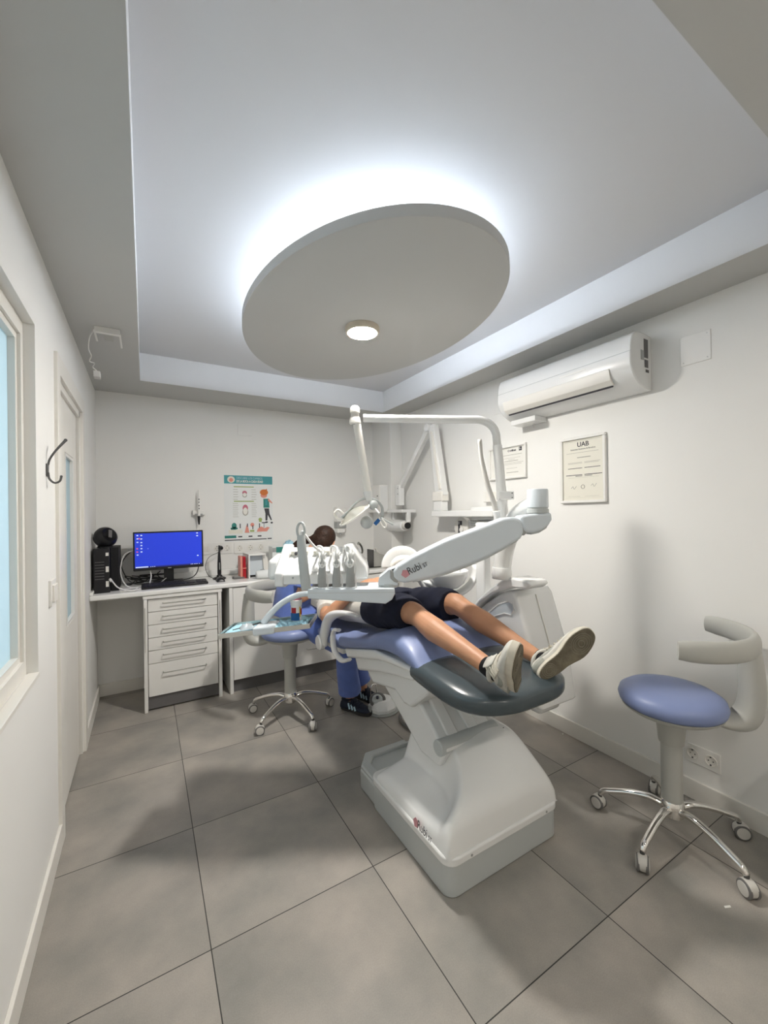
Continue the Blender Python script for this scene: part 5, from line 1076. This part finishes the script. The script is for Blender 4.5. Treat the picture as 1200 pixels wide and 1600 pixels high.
# ================================================================ PEOPLE
def limb(b, pts, rad, n=6, seg=16): b.tube(bez(pts, n), lerpr(rad, n), seg); return b
def add_hand(b, wrist, d, nrm, side, curl=0.6, scale=1.0):
    """wrist point, direction of the fingers, palm normal (out of the palm), side=+1 thumb towards nrm x d"""
    d = Vector(d).normalized(); nrm = Vector(nrm); nrm = (nrm - d * nrm.dot(d)).normalized(); w = nrm.cross(d) * side; k = scale; W = Vector(wrist)
    for o in (-0.026, -0.009, 0.009, 0.026):
        b.tube([W + w * o * 0.65 * k, W + d * 0.035 * k + w * o * 0.9 * k, W + d * 0.082 * k + w * o * k], [0.0155 * k, 0.0155 * k, 0.0115 * k], 12)
    for i, (o, L) in enumerate(((0.030, 0.074), (0.0105, 0.083), (-0.0095, 0.078), (-0.029, 0.060))):
        p = W + d * 0.080 * k + w * o * k; a = 0.12; P_ = [p - d * 0.02 * k, p]; r = [0.0105 * k, 0.0098 * k]
        for s_, f in ((0.45, 1.0), (0.30, 1.2), (0.25, 1.0)):
            a += curl * f; dd = d * math.cos(a) + nrm * math.sin(a); p = p + dd * L * s_ * k; P_.append(p.copy()); r.append(r[-1] - 0.0008 * k)
        b.tube(P_, r, 10); b.ball(P_[-1], r[-1], 10)
    p0 = W + d * 0.022 * k + w * 0.020 * k; t1 = (d * 0.65 + w * 0.75 + nrm * 0.25).normalized(); t2 = (d * 0.95 + w * 0.25 + nrm * 0.35).normalized()
    p1 = p0 + t1 * 0.035 * k; p2 = p1 + t2 * 0.030 * k; p3 = p2 + (t2 + nrm * 0.3).normalized() * 0.024 * k
    b.tube([p0, p1, p2, p3], [0.015 * k, 0.0125 * k, 0.0108 * k, 0.009 * k], 12); b.ball(p3, 0.009 * k, 10)
def add_head(b, c, up, fwd):
    up = Vector(up).normalized(); fwd = Vector(fwd); fwd = (fwd - up * fwd.dot(up)).normalized(); sd = up.cross(fwd)
    m = Matrix((sd, fwd, up)).transposed().to_4x4(); c = Vector(c)
    def q(x, y, z): return c + sd * x + fwd * y + up * z
    b.ball(q(0, -0.008, 0.022), (0.074, 0.092, 0.085), 24, m); b.ball(q(0, 0.022, -0.035), (0.056, 0.066, 0.070), 20, m)
    b.ball(q(0, 0.058, -0.088), (0.026, 0.022, 0.018), 14, m); b.ball(q(0, 0.070, 0.020), (0.045, 0.018, 0.012), 14, m)
    b.tube([q(0, 0.080, 0.012), q(0, 0.096, -0.018), q(0, 0.101, -0.030), q(0, 0.085, -0.040)], [0.008, 0.010, 0.012, 0.009], 10)
    for s_ in (-1, 1):
        b.ball(q(s_ * 0.010, 0.090, -0.034), 0.008, 10); b.ball(q(s_ * 0.036, 0.062, -0.025), (0.022, 0.020, 0.020), 12, m)
        b.ball(q(s_ * 0.031, 0.072, 0.002), (0.015, 0.010, 0.009), 12, m)
        b.tube([q(s_ * 0.072, -0.005, 0.022), q(s_ * 0.082, -0.016, 0.024), q(s_ * 0.085, -0.020, 0.0), q(s_ * 0.078, -0.010, -0.024), q(s_ * 0.070, 0.0, -0.028)], [0.006, 0.006, 0.006, 0.006, 0.005], 8)
        b.ball(q(s_ * 0.075, -0.006, 0.0), (0.006, 0.014, 0.022), 10, m)
    b.ball(q(0, 0.081, -0.053), (0.024, 0.010, 0.006), 12, m); b.ball(q(0, 0.078, -0.064), (0.021, 0.011, 0.007), 12, m)
    return q, m
def shoe(parent, heel, t, up, col_upper, col_mid, col_sole, name='sneaker', label=None, stripes=None, laces='midsole', side=1, swoosh=None, scale=1.0):
    m = frame(heel, t, z=up) @ Matrix.Scale(scale, 4)
    out = []
    for k in range(44):
        a = 2 * PI * k / 44; c, s_ = math.cos(a), math.sin(a); x = 0.137 + 0.137 * math.copysign(abs(c) ** 0.85, c)
        f = x / 0.274; w = 0.034 + 0.016 * sstep(0.35, 0.75, f) - 0.004 * math.exp(-((f - 0.42) / 0.15) ** 2)
        out.append((x, w * math.copysign(abs(s_) ** 0.72, s_) + side * 0.006 * math.sin(PI * f) * (1 if f > .3 else f / .3)))
    mid = MB().prism(out, m, 0.004, 0.030).build(name, col_mid, parent, bevel=0.003, label=label)
    mid2 = MB().prism([(0.137 + (x - 0.137) * 0.97, y * 0.95) for x, y in out], m, 0.0, 0.006).build('outsole', col_sole, mid, bevel=0.001)
    secs = [(0.004, 0.020, 0.045, 0.028), (0.010, 0.030, 0.072, 0.028), (0.030, 0.0365, 0.088, 0.026), (0.060, 0.038, 0.094, 0.026), (0.085, 0.039, 0.096, 0.026), (0.11, 0.040, 0.090, 0.026), (0.14, 0.0435, 0.078, 0.026), (0.17, 0.047, 0.066, 0.026), (0.20, 0.048, 0.058, 0.026), (0.23, 0.044, 0.052, 0.026), (0.252, 0.034, 0.044, 0.026), (0.266, 0.018, 0.036, 0.027)]
    rings = []
    for (x, hw, h, z0) in smooth_secs(secs, 3):
        f = x / 0.274; yo = side * 0.006 * math.sin(PI * min(1, max(0, f))) * (1 if f > .3 else f / .3); rg = []
        for k in range(26):
            a = PI * k / 25; rg.append(m @ Vector((x, yo + hw * math.copysign(abs(math.cos(a)) ** 0.8, math.cos(a)), z0 + (h - z0) * abs(math.sin(a)) ** 0.75)))
        rings.append(rg)
    MB().loft(rings).build('upper', col_upper, mid, sharp=0)
    def arch(x, h, hw, a0=50, a1=130, lift=0.003):
        f = x / 0.274; yo = side * 0.006 * math.sin(PI * f)
        return [m @ Vector((x, yo + (hw + lift) * math.copysign(abs(math.cos(math.radians(a))) ** 0.8, math.cos(math.radians(a))), 0.026 + (h - 0.026 + lift) * abs(math.sin(math.radians(a))) ** 0.75)) for a in range(a0, a1 + 1, 8)]
    MB().tube([m @ Vector((0.062 + 0.044 * math.cos(q), 0.034 * math.sin(q), 0.096 + 0.006 * math.cos(q) - 0.004)) for q in [2 * PI * k / 26 for k in range(26)]], 0.0085, 10, close=True).build('collar', col_upper, mid, sharp=0)
    MB().tube([m @ Vector((0.145, 0, 0.082)), m @ Vector((0.112, 0, 0.100)), m @ Vector((0.092, 0, 0.118))], [(0.004, 0.022), (0.005, 0.026), (0.004, 0.024)], 12, up=m.to_3x3() @ Vector((0, 0, 1))).build('tongue', col_upper, mid, sharp=0)
    b = MB()
    for i, x in enumerate((0.105, 0.122, 0.139, 0.156, 0.172)):
        h = 0.093 - (x - 0.105) * 0.42; b.tube(arch(x, h, 0.041 + (x - 0.105) * 0.06, 26, 154), 0.0038, 8)
    for s_ in (-1, 1): b.tube(bez([m @ Vector((0.104, s_ * 0.004, 0.100)), m @ Vector((0.108, s_ * 0.022, 0.106)), m @ Vector((0.096, s_ * 0.028, 0.098)), m @ Vector((0.104, s_ * 0.006, 0.102)), m @ Vector((0.125, s_ * 0.030, 0.088))], 5), 0.0022, 6)
    b.build('laces', laces, mid)
    if stripes:
        for i, x in enumerate((0.100, 0.127, 0.154)):
            for s_ in (1, -1):
                f = x / 0.274; hw = 0.0425 + (x - 0.095) * 0.08; yo = side * 0.006 * math.sin(PI * f)
                pts = [m @ Vector((x + q * 0.32, yo + s_ * (hw + 0.0015) * abs(math.cos(math.radians(a))) ** 0.8, 0.026 + (0.082 - 0.026 - (x - 0.095) * 0.3) * abs(math.sin(math.radians(a))) ** 0.75)) for q, a in ((0.006, 2), (-0.016, 22), (-0.045, 42), (-0.080, 60))]
                MB().tube(pts, [(0.0070, 0.0022)] * 4, 8, up=m.to_3x3() @ Vector((1, 0, 0))).build('stripe', stripes, mid)
    if swoosh:
        for s_ in (1, -1):
            P_ = [(0.055, 0.052), (0.085, 0.046), (0.115, 0.046), (0.150, 0.053), (0.185, 0.062)]
            def sp(x, z):
                f = x / 0.274; hw = 0.039 + 0.009 * sstep(0.1, 0.2, x); yo = side * 0.006 * math.sin(PI * f); sn = min(1, ((z - 0.026) / (0.085 - 0.026 - max(0, x - 0.1) * 0.35)) ** (1 / 0.75))
                return m @ Vector((x, yo + s_ * (hw * max(0.05, 1 - sn * sn) ** 0.4 + 0.0008), z))
            MB().tube([sp(x, z) for x, z in P_], [(0.009, 0.0015), (0.009, 0.0018), (0.008, 0.0018), (0.005, 0.0018), (0.001, 0.0015)], 10, up=m.to_3x3() @ Vector((0, 0, 1))).build('side_mark', swoosh, mid, sharp=0)
        # darker overlays: heel counter and toe guard
        rg = []
        for (x, hw, h) in ((0.002, 0.022, 0.050), (0.008, 0.032, 0.064), (0.035, 0.0385, 0.070), (0.060, 0.0395, 0.058)):
            rg.append([m @ Vector((x, hw * math.copysign(abs(math.cos(a)) ** 0.8, math.cos(a)), 0.024 + (h - 0.024) * abs(math.sin(a)) ** 0.6)) for a in [PI * k / 15 for k in range(16)]])
        MB().loft(rg).build('heel_counter', 'shoe_grey', mid, sharp=0)
        # outsole tread: pivot disc, concentric heel rings
        b = MB()
        b.tube([m @ Vector((0.205 + 0.012 * math.cos(q), side * 0.004 + 0.012 * math.sin(q), -0.0005)) for q in [2 * PI * k / 20 for k in range(20)]], 0.0022, 6, close=True)
        for r in (0.014, 0.021, 0.028): b.tube([m @ Vector((0.045 + r * math.cos(q), 0.85 * r * math.sin(q), -0.0003)) for q in [2 * PI * k / 24 for k in range(24)]], 0.0012, 5, close=True)
        for r in (0.020, 0.027, 0.034): b.tube([m @ Vector((0.205 + 1.3 * r * math.cos(q), side * 0.004 + r * math.sin(q), -0.0003)) for q in [2 * PI * k / 28 for k in range(28)]], 0.0012, 5, close=True)
        b.build('tread', 'tread', mid)
    return mid
mat('outsole_worn', (0.135, 0.118, 0.082), 0.8, var=0.30, vscale=28, bump=0.5, bscale=120)
mat('tread', (0.20, 0.18, 0.135), 0.8, var=0.2, vscale=40)
mat('gum_dark', (0.03, 0.028, 0.028), 0.7)

# ---- patient, lying on the chair, head towards the back wall
pa = thing('person', 'person lying on the dental chair in white tshirt and navy shorts, wearing worn white sneakers', 'person', (1.25, 2.05, 0.76))
rk, lk = Vector((1.125, 1.63, 0.928)), Vector((1.375, 1.605, 0.945))
RH, RT, RU = Vector((1.163, 1.032, 0.770)), Vector((-0.45, -0.50, 0.72)), Vector((-0.42, 0.87, 0.25))
LH, LT, LU = Vector((1.345, 1.082, 0.757)), R_ * 0.79 + Vector((0, 0, 0.61)), Vector((0.45, 0.87, -0.10))
def sp_(H, T, U, x, z):
    T = T.normalized(); U = (U - T * U.dot(T)).normalized(); return H + T * x + U * z
ra, la_ = sp_(RH, RT, RU, 0.058, 0.105), sp_(LH, LT, LU, 0.058, 0.105)
b = MB()
def leg(b, hip, knee, ank, side):
    d = (ank - knee); mid = knee + d * 0.33 + Vector((side * 0.004, 0, -0.004)); lo = knee + d * 0.72
    limb(b, [hip, hip.lerp(knee, 0.5) + Vector((0, 0, 0.01)), knee + Vector((0, 0.04, 0)), knee, knee + d * 0.10, mid, lo, ank], [0.082, 0.072, 0.056, 0.053, 0.048, 0.054, 0.037, 0.030], 6, 20)
    b.ball(knee + Vector((0, -0.008, 0.016)), (0.034, 0.040, 0.036), 16)
leg(b, Vector((1.168, 2.02, 0.865)), rk, ra, -1); leg(b, Vector((1.335, 2.02, 0.865)), lk, la_, 1)
for (A, H, T, U) in ((ra, RH, RT, RU), (la_, LH, LT, LU)): limb(b, [A, sp_(H, T, U, 0.062, 0.06), sp_(H, T, U, 0.11, 0.05)], [0.030, 0.030, 0.028], 4)
# torso core, neck, head
tors = [(1.95, 0.868, 0.140, 0.085), (2.05, 0.865, 0.150, 0.095), (2.20, 0.835, 0.135, 0.088), (2.35, 0.812, 0.140, 0.092), (2.50, 0.795, 0.155, 0.098), (2.62, 0.785, 0.160, 0.090), (2.70, 0.780, 0.110, 0.070), (2.74, 0.775, 0.06, 0.055)]
def trunk(b, S_, ex=1.0, g=0.0, seg=32):
    rings = []
    for (y, z, hw, ht) in smooth_secs(S_, 4): rings.append([Vector((1.25 + (hw + g) * math.copysign(abs(math.cos(q)) ** 0.85, math.cos(q)), y, z + (ht + g) * math.copysign(abs(math.sin(q)) ** 0.85, math.sin(q)))) for q in [2 * PI * k / seg for k in range(seg)]])
    b.loft(rings)
trunk(b, tors)
limb(b, [(1.25, 2.68, 0.780), (1.25, 2.78, 0.772), (1.25, 2.86, 0.785)], [0.058, 0.053, 0.055], 5)
HQ, HM = add_head(b, (1.25, 2.905, 0.800), (0, 1, 0.0), (0, 0, 1))
rs, re, rw = Vector((1.078, 2.64, 0.79)), Vector((0.992, 2.425, 0.765)), Vector((1.140, 2.275, 0.965))
ls, le, lw = Vector((1.422, 2.64, 0.79)), Vector((1.508, 2.425, 0.765)), Vector((1.355, 2.275, 0.970))
for s_, e, w in ((rs, re, rw), (ls, le, lw)):
    limb(b, [s_, s_.lerp(e, 0.5), e, e.lerp(w, 0.3), w], [0.052, 0.044, 0.038, 0.040, 0.026], 6, 16)
add_hand(b, rw, (0.85, -0.42, 0.42), (0.2, 0.0, -1), 1, 0.22); add_hand(b, lw, (-0.80, -0.50, 0.42), (-0.2, 0, -1), -1, 0.22)
b.build('body', 'skin', pa, remesh=0.0045, smooth_it=2)
# shirt
b = MB(); trunk(b, [(2.135, 0.850, 0.150, 0.095), (2.15, 0.848, 0.152, 0.098), (2.25, 0.825, 0.148, 0.095), (2.38, 0.812, 0.152, 0.100), (2.50, 0.797, 0.168, 0.105), (2.62, 0.787, 0.175, 0.098), (2.69, 0.783, 0.130, 0.082), (2.72, 0.780, 0.080, 0.068)], g=0.004)
for s_, e in ((rs, re), (ls, le)): limb(b, [s_ + Vector(((1.25 - s_.x) * 0.3, 0, 0)), s_, s_.lerp(e, 0.40), s_.lerp(e, 0.60)], [0.066, 0.066, 0.064, 0.066], 5, 18)
b.build('tshirt', 'tshirt', pa, remesh=0.006, smooth_it=3)
# shorts
b = MB(); trunk(b, [(1.90, 0.880, 0.160, 0.098), (1.98, 0.874, 0.168, 0.110), (2.06, 0.864, 0.166, 0.112), (2.135, 0.852, 0.157, 0.104), (2.155, 0.848, 0.154, 0.101)], g=0.006)
def fold_leg(b, pts, rad, seed):
    random.seed(seed); P_ = bez(pts, 8); Rr = lerpr(rad, 8); rings = []; ph = random.random() * 6
    for i, p in enumerate(P_):
        t = (P_[min(i + 1, len(P_) - 1)] - P_[max(i - 1, 0)]).normalized(); a = (Vector((0, 0, 1)) - t * t.z).normalized(); c = t.cross(a)
        rings.append([p + a * (Rr[i] * math.cos(q) * (1 + 0.03 * math.sin(3 * q + ph + i * 0.5) + 0.02 * math.sin(i * 1.3 + q))) + c * (Rr[i] * 1.08 * math.sin(q) * (1 + 0.03 * math.sin(5 * q + ph + i * 0.35))) for q in [2 * PI * k / 36 for k in range(36)]])
    b.loft(rings)
fold_leg(b, [(1.165, 2.0, 0.868), (1.145, 1.85, 0.90), (1.132, 1.75, 0.915), (1.128, 1.672, 0.918)], [0.100, 0.096, 0.090, 0.082], 1)
fold_leg(b, [(1.335, 2.0, 0.868), (1.352, 1.85, 0.905), (1.366, 1.73, 0.925), (1.375, 1.655, 0.932)], [0.100, 0.098, 0.092, 0.084], 2)
b.build('shorts', 'navy_cloth', pa, remesh=0.006, smooth_it=2)
for (K_, A, H, T, U) in ((rk, ra, RH, RT, RU), (lk, la_, LH, LT, LU)):
    dn = (K_ - A).normalized()
    MB().tube([A + dn * 0.030, A, sp_(H, T, U, 0.060, 0.08)], [0.0345, 0.036, 0.036], 20).build('sock', 'sock_black', pa)
shoe(pa, RH, RT, RU, 'shoe_white', 'midsole', 'outsole_worn', swoosh='shoe_grey', side=-1, scale=1.04)
shoe(pa, LH, LT, LU, 'shoe_white', 'midsole', 'outsole_worn', swoosh='shoe_grey', side=1, scale=1.06)
# hair
b = MB(); b.ball(HQ(0, -0.020, 0.034), (0.082, 0.088, 0.086), 24, HM); b.ball(HQ(0, -0.055, 0.0), (0.070, 0.05, 0.070), 20, HM)
b.build('hair', 'hair_dark', pa, remesh=0.006, smooth_it=2)

# ---- dentist on the far stool, turned to the patient's head
de = thing('person', 'person in blue scrubs with brown ponytail seated on the far stool, bent over the patient', 'person', (0.88, 2.83, 0.65))
fd = Vector((0.97, -0.22, 0)).normalized(); sd = Vector((0.22, 0.97, 0)).normalized()
b = MB()
spine = [Vector((0.885, 2.84, 0.755)), Vector((0.915, 2.845, 0.88)), Vector((0.975, 2.85, 1.0)), Vector((1.025, 2.855, 1.085)), Vector((1.055, 2.857, 1.125))]
def trunk2(b, rr, g=0.0, sp=spine):
    P_ = bez(sp, 5); Rr = lerpr(rr, 5); rings = []
    for i, p in enumerate(P_):
        t = (P_[min(i + 1, len(P_) - 1)] - P_[max(i - 1, 0)]).normalized(); a = sd; c = t.cross(a).normalized()
        rings.append([p + a * (Rr[i][0] + g) * math.copysign(abs(math.cos(q)) ** 0.85, math.cos(q)) + c * (Rr[i][1] + g) * math.sin(q) for q in [2 * PI * k / 32 for k in range(32)]])
    b.loft(rings)
trunk2(b, [(0.150, 0.105), (0.125, 0.090), (0.145, 0.100), (0.155, 0.085), (0.06, 0.055)])
limb(b, [(1.045, 2.857, 1.11), (1.075, 2.857, 1.16), (1.105, 2.855, 1.195)], [0.052, 0.048, 0.050], 5)
DQ, DM2 = add_head(b, (1.145, 2.85, 1.218), (0.45, 0.10, 0.88), (0.48, 0.80, -0.36))
Rs, Re, Rw = Vector((1.0, 2.700, 1.075)), Vector((0.905, 2.672, 0.862)), Vector((1.120, 2.770, 0.885))
Ls, Le, Lw = Vector((1.06, 3.005, 1.075)), Vector((1.02, 3.09, 0.87)), Vector((1.165, 2.99, 0.965))
for s_, e, w in ((Rs, Re, Rw), (Ls, Le, Lw)): limb(b, [s_, s_.lerp(e, 0.5), e, e.lerp(w, 0.3), w], [0.048, 0.042, 0.036, 0.036, 0.024], 6, 16)
add_hand(b, Rw, (0.75, 0.62, 0.10), (0.1, 0, -1), -1, 0.40, 0.92); add_hand(b, Lw, (0.85, -0.50, -0.05), (0.1, 0, -1), 1, 0.40, 0.92)
hR, kR, aR = Vector((0.905, 2.765, 0.735)), Vector((1.20, 2.605, 0.475)), Vector((1.268, 2.675, 0.085))
hL, kL, aL = Vector((0.925, 2.915, 0.735)), Vector((1.30, 2.80, 0.475)), Vector((1.425, 2.775, 0.085))
for h_, k_, a_ in ((hR, kR, aR), (hL, kL, aL)): limb(b, [h_, h_.lerp(k_, 0.5), k_, k_.lerp(a_, 0.35), a_, a_ - Vector((0, 0, 0.04))], [0.080, 0.068, 0.052, 0.050, 0.032, 0.034], 6, 16)
b.build('body', 'skin_fair', de, remesh=0.0048, smooth_it=2)
b = MB(); trunk2(b, [(0.170, 0.130), (0.155, 0.118), (0.165, 0.122), (0.170, 0.100), (0.085, 0.075)], 0.006, [Vector((0.890, 2.84, 0.715))] + spine[1:])
for s_, e in ((Rs, Re), (Ls, Le)): limb(b, [s_ - sd * (0.05 if s_ is Ls else -0.05), s_, s_.lerp(e, 0.45), s_.lerp(e, 0.78)], [0.066, 0.068, 0.064, 0.068], 5, 18)
fold = b
fold.build('scrub_top', 'scrubs', de, remesh=0.006, smooth_it=3)
b = MB(); trunk2(b, [(0.165, 0.118), (0.165, 0.112)], 0.004, [Vector((0.895, 2.838, 0.725)), Vector((0.910, 2.842, 0.82))])
fold_leg(b, [hR, hR.lerp(kR, 0.5) + Vector((0, 0, -0.005)), kR + Vector((0.0, 0, 0.002)), kR.lerp(aR, 0.35), kR.lerp(aR, 0.68), kR.lerp(aR, 0.86)], [0.098, 0.090, 0.074, 0.070, 0.074, 0.078], 4)
fold_leg(b, [hL, hL.lerp(kL, 0.5) + Vector((0, 0, -0.005)), kL + Vector((0.0, 0, 0.002)), kL.lerp(aL, 0.35), kL.lerp(aL, 0.68), kL.lerp(aL, 0.86)], [0.098, 0.090, 0.074, 0.070, 0.074, 0.078], 5)
b.build('scrub_trousers', 'scrubs', de, remesh=0.006, smooth_it=2)
b = MB(); b.ball(DQ(0, -0.018, 0.030), (0.084, 0.090, 0.088), 26, DM2); b.ball(DQ(0, -0.050, -0.005), (0.074, 0.056, 0.080), 22, DM2)
pt = DQ(0, -0.10, 0.015)
b.tube(bez([DQ(0.03, -0.06, 0.03), Vector((1.055, 2.860, 1.235)), Vector((1.0, 2.90, 1.222)), Vector((0.945, 2.935, 1.175)), Vector((0.915, 2.95, 1.115))], 6), lerpr([0.030, 0.026, 0.030, 0.026, 0.006], 6), 16)
b.build('hair', 'hair_brown', de, remesh=0.005, smooth_it=2)
shoe(de, Vector((1.222, 2.735, 0.0)), Vector((0.52, -0.85, 0)), (0, 0, 1), 'shoe_navy', 'gum_dark', 'gum_dark', stripes='stripe_blue', laces='shoe_navy', side=1, scale=0.93)
shoe(de, Vector((1.392, 2.850, 0.0)), Vector((0.45, -0.88, 0.0)), (0, 0, 1), 'shoe_navy', 'gum_dark', 'gum_dark', stripes='stripe_blue', laces='shoe_navy', side=-1, scale=0.93)
